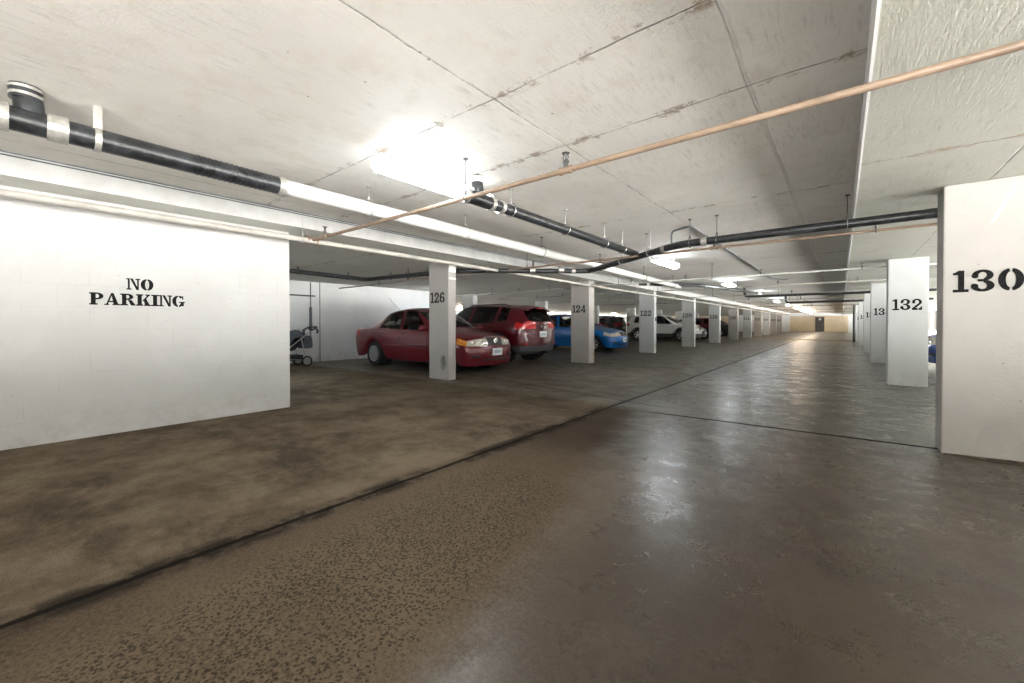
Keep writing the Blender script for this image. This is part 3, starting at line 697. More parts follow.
# ------------------------------------------------------------------ cars
def build_shell(sp):
    """subdivided body cage -> {part: bmesh}; x forward, z up"""
    St = sp['st']; n = len(St); W = sp['W']; bm = BM(); V = {}; IDS = []
    def pid(nm):
        if nm not in IDS: IDS.append(nm)
        return IDS.index(nm)
    pid('body')
    cage = []
    for ii, (xl, zl, xb, zb, xt, zt, zc, yt, bow, tp) in enumerate(St):
        aw = sp.get('aw', .05); z1 = max(sp['z1'], zl+aw); z2 = max(sp['z2'], zl+aw+.04); z3 = max(zb-(sp.get('sh_r', sp['sh']) if ii == n-1 else sp['sh']), zl+.13)
        rows = [(xl, .93*W*tp, zl), (xl, .985*W*tp, z1), (xl*.67+xb*.33, 1.0*W*tp, z2), (xl*.33+xb*.67, .985*W*tp, z3),
                (xb, sp['yb']*W*tp, zb), (xt, yt, zt), (xt+bow*.7, yt*.52, zt+(zc-zt)*.75), (xt+bow, 0, zc)]
        cage.append(rows)
    for i, rows in enumerate(cage):
        for j, (x, y, z) in enumerate(rows):
            for s in ((1, -1) if j < 7 else (1,)):
                v = bm.verts.new((x, y*s, z)); V[i, j, s] = v
                if j == 7: V[i, j, -1] = v
    cr = bm.edges.layers.float.new('crease_edge')
    tagf = sp['tag']
    def face(vs, nm):
        f = bm.faces.new(vs); f.material_index = pid(nm); f.smooth = True; return f
    for i in range(n-1):
        for j in range(7):
            for s in (1, -1):
                q = [V[i, j, s], V[i+1, j, s], V[i+1, j+1, s], V[i, j+1, s]]
                if s < 0: q = q[::-1]
                nm = tagf('side', i, j) or 'body'
                if nm in ('side_window_front', 'side_window_rear', 'quarter_window', 'headlight', 'tail_light', 'indicator'): nm += ('_L' if s > 0 else '_R')
                face(q, nm)
    for end, i in (('front', 0), ('rear', n-1)):
        sg = 1 if end == 'front' else -1
        F = {}
        xr = sp[end+'_x']; cv = sp.get(end+'_cv', (0, .02, .075))
        for r in range(4):
            for k in range(-3, 4):
                if abs(k) == 3: F[r, k] = V[i, r, 1 if k > 0 else -1]
                else:
                    y = (0, cage[i][6][1], cage[i][5][1])[abs(k)]*(1 if k >= 0 else -1)
                    F[r, k] = bm.verts.new((xr[r]-sg*cv[abs(k)], y, cage[i][r][2]))
        for k in range(-3, 4):
            F[4, k] = V[i, {3: 4, 2: 5, 1: 6, 0: 7}[abs(k)], 1 if k >= 0 else -1]
        for r in range(4):
            for k in range(-3, 3):
                q = [F[r, k], F[r, k+1], F[r+1, k+1], F[r+1, k]]
                if sg < 0: q = q[::-1]
                kk = max(abs(k), abs(k+1))
                nm = tagf(end, r, kk) or 'body'
                if nm in ('headlight', 'tail_light', 'indicator'): nm += ('_L' if k >= 0 else '_R')
                face(q, nm)
    def crease(a, b2, c):
        e = bm.edges.get((a, b2))
        if e: e[cr] = c
    g0, g1 = sp['green']
    for s in (1, -1):
        for i in range(n-1):
            crease(V[i, 4, s], V[i+1, 4, s], .75 if g0 <= i < g1 else .45)
            if g0 < i < g1-1: crease(V[i, 5, s], V[i+1, 5, s], .5)
            crease(V[i, 0, s], V[i+1, 0, s], .0)
        crease(V[g0, 4, s], V[g0, 5, s], .6); crease(V[g0+1, 4, s], V[g0+1, 5, s], .7)
        crease(V[g0, 5, s], V[g0, 6, s], .8); crease(V[g0, 6, s], V[g0, 7, s], .8)
        crease(V[g1, 5, s], V[g1, 6, s], .7); crease(V[g1, 6, s], V[g1, 7, s], .7)
        crease(V[g0, 5, s], V[g0+1, 5, s], .85); crease(V[sp['back'], 5, s], V[sp['back']+1, 5, s], .85)
        for j in (5, 6): crease(V[sp['back']+1, j, s], V[sp['back']+1, j+1, s], .85); crease(V[sp['back'], j, s], V[sp['back'], j+1, s], .7)
        for i in sp['pill']: crease(V[i, 4, s], V[i, 5, s], .8)
    bmesh.ops.recalc_face_normals(bm, faces=bm.faces)
    me = bpy.data.meshes.new('cage'); bm.to_mesh(me); bm.free()
    o = bpy.data.objects.new('cage', me); COL.objects.link(o)
    for nm in IDS: me.materials.append(M['plastic'])
    md = o.modifiers.new('s', 'SUBSURF'); md.levels = 2; md.render_levels = 2
    dg = bpy.context.evaluated_depsgraph_get(); dg.update()
    ev = bpy.data.meshes.new_from_object(o.evaluated_get(dg))
    bpy.data.objects.remove(o); bpy.data.meshes.remove(me)
    parts = {}
    full = BM(); full.from_mesh(ev); bvh = BVHTree.FromBMesh(full); full.free()
    for k, nm in enumerate(IDS):
        b = BM(); b.from_mesh(ev)
        bmesh.ops.delete(b, geom=[f for f in b.faces if f.material_index != k], context='FACES')
        for f in b.faces: f.material_index = 0
        parts[nm] = b
    bpy.data.meshes.remove(ev)
    return parts, bvh

SC = 1.05
def side_y(bvh, x, z, s=1):
    h = bvh.ray_cast(Vector((x, 3*s, z)), Vector((0, -s, 0)))
    return h[0].y if h[0] else .8*s
def end_x(bvh, y, z, s=1):
    h = bvh.ray_cast(Vector((4*s, y, z)), Vector((-s, 0, 0)))
    return h[0].x if h[0] else 2.2*s

def wheel(parent, x, y, s, r, w=.2, spokes=5, rimmat='alloy'):
    b = BM(); y1 = y; y0 = y-w*s
    lathe(b, [(r*.66, y0), (r*.90, y0), (r*.985, y0+.02*s), (r, y0+.05*s), (r, y1-.05*s), (r*.985, y1-.02*s), (r*.92, y1), (r*.70, y1-.004*s), (r*.66, y1-.02*s), (r*.66, y0)], 'y', 32, (x, 0, r))
    wh = obj('wheel', b, M['rubber'], parent, True)
    b = BM(); ri = r*.67
    lathe(b, [(ri, y1-.11*s), (ri, y1-.006*s), (ri*.93, y1-.012*s), (ri*.90, y1-.05*s), (ri*.90, y1-.11*s), (ri, y1-.11*s)], 'y', 32, (x, 0, r))
    cyl(b, (x, y1-.06*s, r), (x, y1-.016*s, r), ri*.24, 16)
    for k in range(spokes):
        t = 2*PI*k/spokes+PI/2; c, sn = math.cos(t), math.sin(t); p = (-sn, c)
        q = []
        for (rad, hw, yy) in ((ri*.18, ri*.15, y1-.02*s), (ri*.94, ri*.11, y1-.022*s)):
            for sd in (-1, 1):
                q.append(((x+c*rad+p[0]*hw*sd, yy, r+sn*rad+p[1]*hw*sd), (x+c*rad+p[0]*hw*sd, yy-.03*s, r+sn*rad+p[1]*hw*sd)))
        f = [b.verts.new(a) for a, _ in q]; g = [b.verts.new(a) for _, a in q]
        b.faces.new((f[0], f[1], f[3], f[2])); b.faces.new((g[0], g[2], g[3], g[1]))
        for a, c2 in ((0, 1), (1, 3), (3, 2), (2, 0)): b.faces.new((f[a], f[c2], g[c2], g[a]))
    bmesh.ops.recalc_face_normals(b, faces=b.faces)
    obj('rim', b, M[rimmat], wh, True)
    b = BM(); cyl(b, (x, y1-.10*s, r), (x, y1-.075*s, r), ri*.9, 24); obj('brake_disc', b, M['plastic'], wh, True)
    return wh

def make_car(kind, sp, label, cat, paintm, loc, rz, glassm='glass', detail=True, sx=1, sy=1, sz=1, plates=True, group=None):
    t = thing(kind, label, cat, loc, rz, group)
    parts, bvh = build_shell(sp)
    L_ = {'headlight': 'lamp_clear', 'tail_light': 'lamp_red', 'indicator': sp.get('ind', 'lamp_amber'), 'grille': 'plastic', 'air_intake': 'plastic', 'front_bumper': 'cladding', 'rear_bumper': 'cladding',
          'cladding': 'cladding', 'body': paintm, 'windshield': 'glass', 'rear_window': glassm, 'side_window_front': 'glass' if glassm == 'glass' else glassm, 'side_window_rear': glassm, 'quarter_window': glassm, 'mask': 'cladding', 'roof_panel': paintm}
    for nm, b in parts.items():
        base = nm[:-2] if nm[-2:] in ('_L', '_R') else nm
        part = {'side_window_front': 'side_window', 'side_window_rear': 'side_window'}.get(base, base)
        o = obj(part, b, M[L_[base]], t, False)
        for p in o.data.polygons: p.use_smooth = True
    W = sp['W']; r = sp['r']
    b = BM(); box(b, sp['xr']-.55, sp['xf']+.5, -W*.80, W*.80, sp['gc'], sp['gc']+.16, .02); box(b, sp['xr']+.42, sp['xf']-.42, -W*.9, W*.9, sp['gc']+.02, sp['gc']+.2)
    for ax in (sp['xf'], sp['xr']):
        for s in (1, -1): cyl(b, (ax, s*W*.55, r+.02), (ax, s*W*.80, r+.02), r+.045, 24)
    cyl(b, (sp['xr']-.5, -.45, .26), (sp['tail']+.12, -.45, .26), .03, 10)
    obj('underbody', b, M['plastic'], t)
    for ax in (sp['xf'], sp['xr']):
        for s in (1, -1): wheel(t, ax, s*(W*.985), s, r, .2, sp.get('spokes', 5))
    # seats and dashboard
    zs = sp['gc']+.18; zh = sp['head']
    for (x, s) in ((-.05, 1), (-.05, -1), (-.95, 1), (-.95, -1)):
        b = BM(); box(b, x-.05, x+.45, s*.36-.24, s*.36+.24, zs, zs+.22, .05); box(b, x-.16, x-.04, s*.36-.22, s*.36+.22, zs+.1, zh-.24, .05)
        box(b, x-.17, x-.09, s*.36-.105, s*.36+.105, zh-.15, zh-.02, .035); cyl(b, (x-.11, s*.36-.05, zh-.25), (x-.11, s*.36-.05, zh-.12), .01, 6); cyl(b, (x-.11, s*.36+.05, zh-.25), (x-.11, s*.36+.05, zh-.12), .01, 6)
        obj('seat', b, M['seat'], t)
    b = BM(); box(b, .62, 1.0, -W*.8, W*.8, .62, sp['dash'], .05); obj('dashboard', b, M['dark_seat'], t)
    b = BM(); torus(b, (.48, .36, sp['dash']), (-1, 0, -.35), .18, .015, 20, 6); cyl(b, (.5, .36, sp['dash']), (.68, .36, sp['dash']-.06), .02); obj('steering_wheel', b, M['plastic'], t, True)
    # mirrors
    for s in (1, -1):
        xm, zm = sp['mir']; ym = abs(side_y(bvh, xm, zm-.04, s))
        b = BM(); m = Matrix.Translation((xm, s*(ym+.12), zm+.02)) @ Matrix.Diagonal((.085, .105, .07, 1))
        bmesh.ops.create_icosphere(b, subdivisions=3, radius=1, matrix=m); bmesh.ops.bisect_plane(b, geom=b.verts[:]+b.edges[:]+b.faces[:], plane_co=(xm-.04, 0, 0), plane_no=(-1, 0, 0), clear_outer=True)
        cyl(b, (xm, s*(ym-.03), zm-.03), (xm, s*(ym+.08), zm), .022); obj('mirror', b, M[paintm], t, True)
    # door handles and seams
    if detail:
        for s in (1, -1):
            for (xh, zh2) in sp['handles']:
                y = side_y(bvh, xh, zh2, s); b = BM()
                tube(b, [(xh-.09, y-.01*s, zh2), (xh-.07, y+.022*s, zh2+.003), (xh+.07, y+.022*s, zh2+.003), (xh+.09, y-.01*s, zh2)], .014, 8); obj('door_handle', b, M[paintm], t, True)
            b = BM()
            for path in sp['seams']:
                pts = []
                for (a, c) in zip(path, path[1:]):
                    for q in range(7):
                        f = q/7; x = a[0]+(c[0]-a[0])*f; z = a[1]+(c[1]-a[1])*f; pts.append((x, side_y(bvh, x, z, s)+.0005*s, z))
                tube(b, pts, .0045, 5)
            obj('door_seam', b, M['plastic'], t)
            if sp.get('mould'):
                x0, x1, z = sp['mould']; b = BM()
                pts = [(x0+(x1-x0)*q/12, side_y(bvh, x0+(x1-x0)*q/12, z+.01*q/12, s), z+.01*q/12) for q in range(13)]
                tube(b, pts, .022, 6); obj('side_moulding', b, M[paintm], t, True)
    # plates
    for end, s, (pz) in (('front', 1, sp['plate'][0]), ('rear', -1, sp['plate'][1])):
        x = end_x(bvh, 0, pz, s)
        pl = BM(); box(pl, min(x-.005*s, x+.022*s), max(x-.005*s, x+.022*s), -.155, .155, pz-.078, pz+.078, .006); po = obj('number_plate', pl, M['plate'], t)
        b = BM(); box(b, min(x+.022*s, x+.0245*s), max(x+.022*s, x+.0245*s), -.11, .11, pz-.03, pz+.035, .001); obj('plate_band', b, M['plate_blue'], po)
    for fn in sp.get('extra', ()): fn(t, bvh, paintm)
    if (sx, sy, sz) != (1, 1, 1) or SC != 1:
        MM = Matrix.Diagonal((SC*sx, SC*sy, SC*sz, 1)); done = set()
        for o in [c for c in t.children_recursive]:
            if o.data.name not in done: o.data.transform(MM); done.add(o.data.name)
    return t

def emblem(b, x, y, z, s, rx=.055, rz=.038, r=.006):
    pts = [(x, y+rx*math.cos(2*PI*k/20), z+rz*math.sin(2*PI*k/20)) for k in range(20)]; tube(b, pts, r, 6, closed=True)

# ---- sedan
def sedan_extra(t, bvh, pm):
    z = .70; x = end_x(bvh, 0, z, 1); b = BM()
    emblem(b, x+.012, 0, z, 1, .055, .036); emblem(b, x+.012, 0, z+.008, 1, .022, .03, .004); obj('emblem', b, M['chrome'], t, True)
    b = BM()
    for q in range(4):
        zz = .652+.026*q; pts = [(end_x(bvh, y, zz, 1)+.004, y, zz) for y in (-.24, -.16, -.08, 0, .08, .16, .24)]; tube(b, pts, .006, 6)
    obj('grille_bars', b, M['cladding'], t, True)
    b = BM(); pts = [(end_x(bvh, y, .775, 1)+.006, y, .775) for y in (-.26, -.13, 0, .13, .26)]; tube(b, pts, .009, 6)
    obj('grille_trim', b, M['chrome'], t, True)
    for s in (1, -1):
        for yy in (.40, .56):
            zz = .665; x = end_x(bvh, s*yy, zz, 1); b = BM(); torus(b, (x+.002, s*yy, zz), (1, s*.5, 0), .042, .008, 18, 6); obj('headlamp_ring', b, M['chrome'], t, True)
    zz = .31; b = BM(); pts = [(end_x(bvh, y, zz, 1)-.010, y, zz) for y in (-.40, -.30, -.15, 0, .15, .30, .40)]
    for dz in (-.022, 0, .022): tube(b, [(p[0], p[1], p[2]+dz) for p in pts], .016, 6)
    obj('air_intake', b, M['plastic'], t, True)
    # fog lamp recesses
    for s in (1, -1):
        zz = .36; pts = [(end_x(bvh, s*yy, zz, 1)+.004, s*yy, zz+d) for yy, d in ((.44, 0), (.52, .015), (.60, .012), (.66, 0))]
        b = BM(); tube(b, pts, [.018, .032, .032, .016], 8); obj('fog_lamp_recess', b, M['plastic'], t, True)
    b = BM(); tube(b, [(-.75, -.42, 1.43), (-.92, -.45, 1.58), (-1.13, -.48, 1.74)], [.004, .003, .002], 6); obj('antenna', b, M['plastic'], t, True)
    b = BM()
    for y in (-.1, .42): tube(b, [(1.08, y, 1.0), (.95, y-.15, 1.06), (.78, y-.42, 1.13)], .008, 6)
    obj('wiper', b, M['plastic'], t, True)
def sedan_tag(w, i, j):
    if w == 'side':
        if j == 4 and i in (7, 8): return 'side_window_front'
        if j == 4 and i in (10, 11): return 'side_window_rear'
        if j in (5, 6) and i == 6: return 'windshield'
        if j in (5, 6) and i == 13: return 'rear_window'
        if i == 0 and j == 3: return 'indicator'
        if i == 17 and j == 3: return 'tail_light'
    if w == 'front':
        if i == 3 and j == 1: return 'grille'
        if i == 3 and j >= 2: return 'headlight'
    if w == 'rear' and i == 3 and j >= 2: return 'tail_light'
    return None
sedan = dict(W=.85, z1=.38, z2=.56, sh=.14, yb=.93, r=.31, gc=.17, xf=1.32, xr=-1.28, tail=-2.3, head=1.28, dash=.96, mir=(.78, .95), spokes=10,
    green=(6, 14), back=13, pill=(7, 9, 10, 12), plate=(.46, .74), front_x=(2.12, 2.20, 2.19, 2.165), rear_x=(-2.38, -2.47, -2.45, -2.41), rear_cv=(0, .01, .04), tag=sedan_tag,
    handles=[(-.12, .83), (-1.0, .85)], mould=(-.85, .85, .55),
    seams=[[(.80, .30), (.84, .62), (.80, .86)], [(-.18, .24), (-.20, .60), (-.17, .90)], [(-.86, .30), (-.90, .55), (-1.08, .72), (-1.10, .92)]],
    extra=(sedan_extra,),
    st=[(2.02, .17, 1.99, .70, 2.06, .765, .785, .46, .09, .90), (1.72, .18, 1.70, .775, 1.74, .835, .855, .50, .07, .965), (1.66, .46, 1.62, .795, 1.64, .855, .875, .52, .06, .985),
        (1.47, .655, 1.46, .825, 1.47, .885, .905, .54, .05, 1.0), (1.17, .655, 1.18, .86, 1.2, .925, .945, .57, .05, 1.0), (.98, .46, 1.06, .875, 1.10, .945, .965, .60, .06, 1.0),
        (.92, .22, .97, .885, 1.0, .965, .985, .66, .14, 1.0), (.72, .205, .80, .905, .13, 1.385, 1.43, .555, .10, 1.0), (.35, .20, .40, .915, -.02, 1.405, 1.46, .565, .06, 1.0),
        (-.12, .20, -.12, .925, -.24, 1.415, 1.475, .57, .0, 1.0), (-.22, .20, -.22, .93, -.32, 1.412, 1.475, .57, 0, 1.0), (-.55, .205, -.55, .94, -.62, 1.395, 1.465, .565, 0, 1.0),
        (-.88, .22, -1.10, .955, -.90, 1.35, 1.44, .555, -.02, 1.0), (-.94, .46, -1.24, .96, -1.08, 1.30, 1.41, .545, -.04, 1.0), (-1.13, .655, -1.48, .965, -1.68, .985, 1.02, .60, -.08, .995),
        (-1.43, .655, -1.62, .965, -1.78, .985, 1.01, .60, -.08, .99), (-1.62, .46, -1.80, .955, -1.92, .98, 1.005, .59, -.07, .98), (-1.68, .20, -2.0, .945, -2.08, .97, .995, .58, -.06, .975),
        (-2.29, .22, -2.34, .89, -2.36, .94, .965, .54, -.05, .955)])

# ---- SUV
def suv_extra(t, bvh, pm):
    z = .985; x = end_x(bvh, 0, z, -1); b = BM(); emblem(b, x-.008, 0, z, -1, .075, .045, .009)
    tube(b, [(x-.01, -.035, z-.035), (x-.012, -.02, z+.035)], .008, 6); tube(b, [(x-.01, .02, z-.035), (x-.012, .035, z+.035)], .008, 6); tube(b, [(x-.01, -.03, z-.006), (x-.012, .03, z+.006)], .008, 6)
    obj('emblem', b, M['chrome'], t, True)
    b = BM()
    for q in range(4): 
        y = .62-.065*q; xx = end_x(bvh, y, .80, -1); box(b, xx-.008, xx+.004, y-.022, y+.022, .785, .812)
    obj('badge', b, M['chrome'], t)
    # roof spoiler
    b = BM(); secs = []
    for y in (-.54, -.40, -.2, 0, .2, .40, .54):
        h = bvh.ray_cast(Vector((-1.78, y, 3)), Vector((0, 0, -1))); z0 = h[0].z if h[0] else 1.55
        secs.append([b.verts.new(v) for v in ((-1.74, y, z0+.012), (-2.09, y*.97, z0-.05), (-2.10, y*.97, z0-.072), (-1.76, y, z0-.03))])
    for a, c in zip(secs, secs[1:]):
        for k in range(4): b.faces.new((a[k], a[(k+1) % 4], c[(k+1) % 4], c[k]))
    b.faces.new(secs[0]); b.faces.new(secs[-1][::-1]); bmesh.ops.recalc_face_normals(b, faces=b.faces); obj('roof_spoiler', b, M[pm], t)
    b = BM(); box(b, -2.112, -2.095, -.14, .14, z0+.0, z0+.02, .004); obj('brake_light', b, M['lamp_red'], t)
    for s in (1, -1):
        b = BM(); tube(b, [(.02, s*.55, 1.55), (-.12, s*.565, 1.61), (-1.35, s*.555, 1.60), (-1.52, s*.54, 1.545)], .016, 8); obj('roof_rail', b, M['plastic'], t, True)
        zz = .53; xx = end_x(bvh, s*.62, zz, -1); b = BM(); box(b, xx-.012, xx+.01, s*.62-.12, s*.62+.12, zz-.022, zz+.022, .006); obj('reflector', b, M['lamp_red'], t)
    x = end_x(bvh, 0, 1.22, -1); b = BM(); tube(b, [(x+.0, 0, 1.16), (x-.012, .12, 1.20), (end_x(bvh, .34, 1.25, -1)-.008, .34, 1.25)], .009, 6); obj('wiper', b, M['plastic'], t, True)
def suv_tag(w, i, j):
    if w == 'side':
        if j == 4 and i in (7, 8): return 'side_window_front'
        if j == 4 and i in (10, 11, 12): return 'side_window_rear'
        if j == 4 and i == 14: return 'quarter_window'
        if j in (5, 6) and i == 6: return 'windshield'
        if j in (5, 6) and i == 17: return 'rear_window'
        if j == 0: return 'cladding'
        if i == 0 and j == 3: return 'headlight'
        if i == 17 and j == 3: return 'tail_light'
    if w == 'front':
        if i in (2, 3) and j <= 1: return 'grille'
        if i == 3 and j >= 2: return 'headlight'
        if i == 0: return 'front_bumper'
    if w == 'rear':
        if i == 0: return 'rear_bumper'
        if i == 3 and j >= 2: return 'tail_light'
    return None
suv = dict(W=.925, z1=.47, z2=.68, sh=.17, sh_r=.10, yb=.935, r=.355, gc=.22, xf=1.33, xr=-1.34, tail=-2.2, head=1.42, dash=1.08, mir=(.80, 1.10), spokes=5, aw=.085,
    green=(6, 17), back=17, pill=(7, 9, 10, 13, 14, 15), plate=(.60, .78), front_x=(2.14, 2.23, 2.235, 2.20), rear_x=(-2.20, -2.25, -2.235, -2.215), tag=suv_tag,
    handles=[(-.15, .98), (-1.05, 1.0)], mould=None,
    seams=[[(.82, .42), (.86, .75), (.82, 1.0)], [(-.20, .38), (-.22, .70), (-.18, 1.04)], [(-.88, .42), (-.92, .70), (-1.15, .92), (-1.18, 1.06)]],
    extra=(suv_extra,),
    st=[(2.04, .22, 2.01, .89, 2.08, .945, .965, .52, .08, .90), (1.79, .23, 1.76, .945, 1.78, 1.0, 1.02, .56, .06, .965), (1.735, .54, 1.68, .955, 1.68, 1.015, 1.035, .58, .05, .985),
        (1.51, .775, 1.5, .985, 1.5, 1.035, 1.055, .60, .05, 1.0), (1.15, .775, 1.2, 1.005, 1.2, 1.06, 1.08, .63, .05, 1.0), (.93, .54, 1.07, 1.015, 1.08, 1.075, 1.095, .66, .06, 1.0),
        (.87, .27, 1.0, 1.02, 1.02, 1.09, 1.11, .71, .14, 1.0), (.70, .26, .82, 1.035, .16, 1.535, 1.585, .60, .10, 1.0), (.33, .26, .38, 1.045, .0, 1.56, 1.62, .615, .05, 1.0),
        (-.15, .26, -.15, 1.06, -.25, 1.575, 1.645, .62, 0, 1.0), (-.25, .26, -.25, 1.065, -.34, 1.575, 1.645, .62, 0, 1.0), (-.60, .26, -.62, 1.08, -.66, 1.57, 1.64, .615, 0, 1.0),
        (-.88, .27, -.98, 1.095, -.98, 1.555, 1.63, .61, 0, 1.0), (-.935, .54, -1.18, 1.105, -1.18, 1.54, 1.62, .605, 0, 1.0), (-1.16, .775, -1.28, 1.11, -1.28, 1.53, 1.61, .60, 0, .995),
        (-1.52, .775, -1.62, 1.135, -1.58, 1.505, 1.595, .59, -.01, .985), (-1.745, .54, -1.80, 1.13, -1.80, 1.485, 1.575, .58, -.02, .97), (-1.80, .32, -1.90, 1.12, -1.93, 1.46, 1.555, .57, -.04, .96),
        (-2.06, .33, -2.14, 1.055, -2.18, 1.10, 1.125, .58, -.05, .91)])

make_car('sedan', sedan, 'burgundy red sedan parked nose out behind column 126', 'car', 'p_red', (-8.44, 7.04, 0), 0)
make_car('suv', suv, 'ruby red SUV parked tail out between columns 126 and 124', 'car', 'p_dred', (-8.98, 9.62, 0), PI, 'glass_dark')
blue = dict(sedan); blue['spokes'] = 7; blue['ind'] = 'lamp_clear'
make_car('sedan', blue, 'bright blue sedan parked nose out behind column 124', 'car', 'p_blue', (-9.10, 15.40, 0), 0, sx=1.045, sy=1.06)
wsuv = dict(suv); wsuv['bump'] = 'cladding'
make_car('suv', wsuv, 'white SUV parked nose out behind columns 122 and 120', 'car', 'p_white', (-9.22, 27.43, 0), 0, 'glass_dark')
make_car('suv', suv, 'dark red SUV seen beyond the blue sedan hood', 'car', 'p_dred', (-14.95, 25.72, 0), PI, 'glass_dark', False, sz=.95)
make_car('suv', suv, 'dark grey SUV beyond the blue sedan, left of the white SUV', 'car', 'p_dark', (-14.75, 28.3, 0), PI, 'glass_dark', False)
make_car('sedan', sedan, 'dark grey sedan parked just past the white SUV', 'car', 'p_dark', (-9.6, 30.3, 0), 0, 'glass_dark', False)
make_car('suv', suv, 'small red hatchback tail out between columns 118 and 116', 'car', 'p_red', (-9.4, 33.4, 0), PI, 'glass_dark', False, sz=.93)
make_car('sedan', sedan, 'dark car seen in the gap between columns 116 and 114', 'car', 'p_dark', (-9.5, 39.4, 0), PI, 'glass_dark', False)
make_car('sedan', sedan, 'deep blue car glimpsed between columns 132 and 130', 'car', 'p_navy', (3.85, 14.4, 0), PI, 'glass_dark', False)

# ------------------------------------------------------------------ stroller by the back wall (front towards -y)
t = thing('stroller', 'grey folding stroller parked against the back wall beside the no-parking wall', 'stroller', (-11.25, 4.70, 0), 0)
def st_wheel(y, x, r):
    b = BM(); lathe(b, [(r*.74, -.02), (r*.9, -.024), (r, -.012), (r, .012), (r*.9, .024), (r*.74, .02), (r*.74, -.02)], 'y', 24, (0, 0, 0), False)
    b.transform(Matrix.Translation((x, y, r)) @ Matrix.Rotation(PI/2, 4, 'Z')); w = obj('wheel', b, M['rubber'], t, True)
    b = BM(); lathe(b, [(r*.76, -.012), (r*.70, -.016), (r*.66, -.008), (r*.66, .008), (r*.70, .016), (r*.76, .012), (r*.76, -.012)], 'y', 24, (0, 0, 0), False)
    cyl(b, (0, -.02, 0), (0, .02, 0), r*.2, 12); cyl(b, (0, -.004, 0), (0, .004, 0), r*.70, 20)
    for k in range(6):
        a = PI*k/3; cyl(b, (0, 0, 0), (r*.7*math.cos(a), 0, r*.7*math.sin(a)), .009, 6)
    b.transform(Matrix.Translation((x, y, r)) @ Matrix.Rotation(PI/2, 4, 'Z')); obj('rim', b, M['alloy'], w, True)
for x in (-.27, .27): st_wheel(.25, x, .135)
for x in (-.16, .16): st_wheel(-.50, x, .10)
b = BM()
for x in (-.25, .25):
    tube(b, elbowed([(x*.7, -.50, .12), (x*.95, -.28, .42), (x, .36, .92), (x, .50, .99)], .08), .013, 10)
    tube(b, [(x, .25, .135), (x, .17, .45), (x, .12, .72)], .012, 10)
    tube(b, [(x, .25, .16), (x*.8, -.46, .22)], .010, 8)
tube(b, [(-.27, .25, .135), (.27, .25, .135)], .012, 8); tube(b, [(-.16, -.5, .1), (.16, -.5, .1)], .012, 8)
obj('frame', b, M['alloy'], t, True)
b = BM(); tube(b, elbowed([(-.25, .36, .93), (-.25, .54, 1.03), (.25, .54, 1.03), (.25, .36, .93)], .07), .020, 10)
for x in (-.2, .2): tube(b, [(x, .50, 1.02), (x, .57, .94), (x, .55, .86)], .026, 8)
obj('handlebar', b, M['plastic'], t, True)
b = BM()   # seat shell
secs = []
for (y, z, w) in ((-.42, .40, .17), (-.34, .46, .19), (-.12, .43, .20), (.0, .46, .20), (.12, .62, .20), (.24, .86, .18)):
    secs.append([b.verts.new(v) for v in ((-w, y, z+.12), (-w, y, z), (-w*.6, y+.01, z-.03), (w*.6, y+.01, z-.03), (w, y, z), (w, y, z+.12))])
for a, c in zip(secs, secs[1:]):
    for k in range(5): b.faces.new((a[k], a[k+1], c[k+1], c[k]))
bmesh.ops.recalc_face_normals(b, faces=b.faces); bmesh.ops.solidify(b, geom=b.faces[:], thickness=.025); obj('seat', b, M['st_dark'], t)
b = BM(); n, m_ = 8, 8; grid = []
for i in range(n+1):                    # folding canopy, a fan of hoops
    a = math.radians(8+i*17); row = []
    for k in range(m_+1):
        th = PI*k/m_; rr = .35+.012*(i % 2)
        row.append(b.verts.new((.225*math.cos(th), .10-rr*math.cos(a)*(.35+.65*math.sin(th)) if False else .06-rr*math.cos(a)*(.55+.45*math.sin(th)), .60+rr*math.sin(a)*(.45+.55*math.sin(th))*1.0)))
    grid.append(row)
for i in range(n):
    for k in range(m_): b.faces.new((grid[i][k], grid[i][k+1], grid[i+1][k+1], grid[i+1][k]))
bmesh.ops.recalc_face_normals(b, faces=b.faces); bmesh.ops.solidify(b, geom=b.faces[:], thickness=.012); obj('canopy', b, M['st_fabric'], t, True)
b = BM(); box(b, -.20, .20, .16, .46, .46, .80, .07)
for v in b.verts:
    if v.co.z > .7: v.co.y = v.co.y*.75+.09
obj('storage_bag', b, M['st_fabric'], t, True)
b = BM(); box(b, -.19, .19, -.40, .20, .15, .30, .05)
for v in b.verts:
    if v.co.z > .26: v.co.x *= 1.12; v.co.y *= 1.08
obj('basket', b, M['st_dark'], t, True)
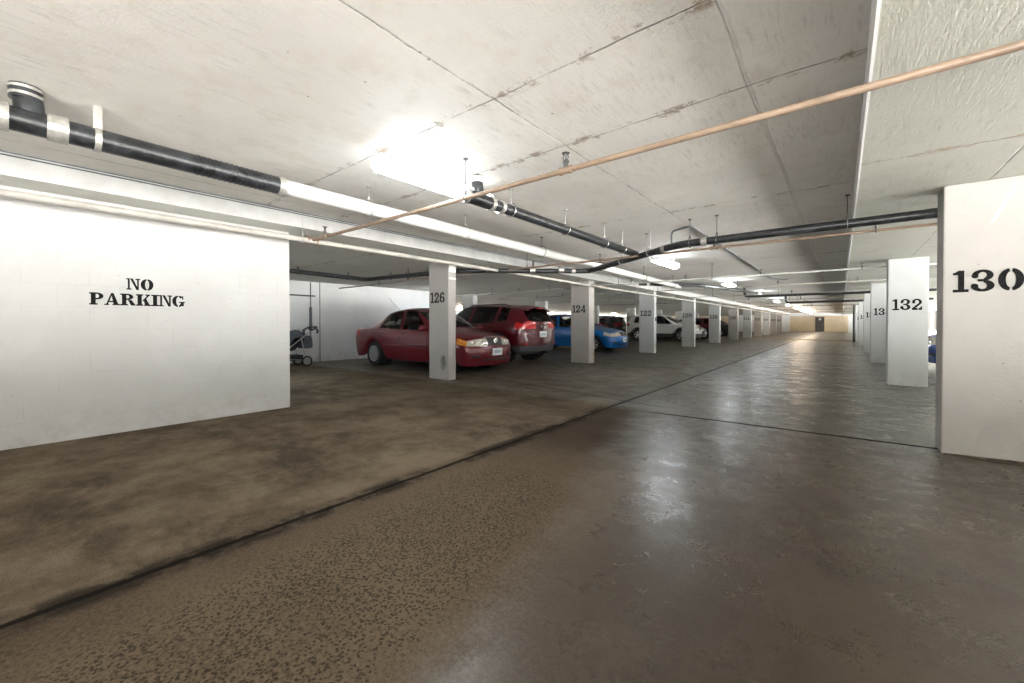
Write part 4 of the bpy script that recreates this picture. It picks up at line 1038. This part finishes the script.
b = BM(); tube(b, [(-.2, -.44, .50), (-.2, -.52, .60), (.2, -.52, .60), (.2, -.44, .50)], .018, 8); obj('bumper_bar', b, M['plastic'], t, True)

# ------------------------------------------------------------------ world, camera, view
w = bpy.data.worlds.new('world'); scn.world = w; w.use_nodes = True
nt = w.node_tree; bg = nt.nodes['Background']
# hazy sky over an unseen bright lower half added to light the ceilings
tc = nt.nodes.new('ShaderNodeTexCoord'); sx = nt.nodes.new('ShaderNodeSeparateXYZ'); mr = nt.nodes.new('ShaderNodeMapRange'); cm = nt.nodes.new('ShaderNodeMix'); cm.data_type = 'RGBA'
nt.links.new(tc.outputs['Generated'], sx.inputs[0]); nt.links.new(sx.outputs['Z'], mr.inputs['Value'])
mr.inputs['From Min'].default_value = -.05; mr.inputs['From Max'].default_value = -.01
mr.inputs['To Min'].default_value = 0; mr.inputs['To Max'].default_value = 1
nt.links.new(mr.outputs[0], cm.inputs['Factor'])
ci = [q for q in cm.inputs if q.type == 'RGBA']
GND_FILL, SKY = 23.0, .55
ci[0].default_value = (GND_FILL, GND_FILL*.975, GND_FILL*.92, 1); ci[1].default_value = (SKY, SKY*.93, SKY*.85, 1)
nt.links.new([q for q in cm.outputs if q.type == 'RGBA'][0], bg.inputs[0]); bg.inputs[1].default_value = 1.0
cam = bpy.data.cameras.new('camera'); co = bpy.data.objects.new('camera', cam); COL.objects.link(co)
F, TH, HOR, PIT = 407.3, math.radians(39.0), 323.7, math.radians(.6)
cam.sensor_fit = 'HORIZONTAL'; cam.sensor_width = 36; cam.lens = 36*F/1024
pp = HOR+F*math.tan(PIT); cam.shift_y = -(341.5-pp)/1024
cam.clip_end = 300; cam.clip_start = .05
co.location = (0, 0, 1.12); co.rotation_euler = (PI/2-PIT, 0, TH)
scn.camera = co
vs = scn.view_settings; vs.view_transform = 'Standard'; vs.look = 'None'; vs.gamma = 1; vs.exposure = .50; vs.use_curve_mapping = False
scn.cycles.max_bounces = 16; scn.cycles.diffuse_bounces = 8; scn.cycles.transparent_max_bounces = 16
scn.cycles.sample_clamp_indirect = 6
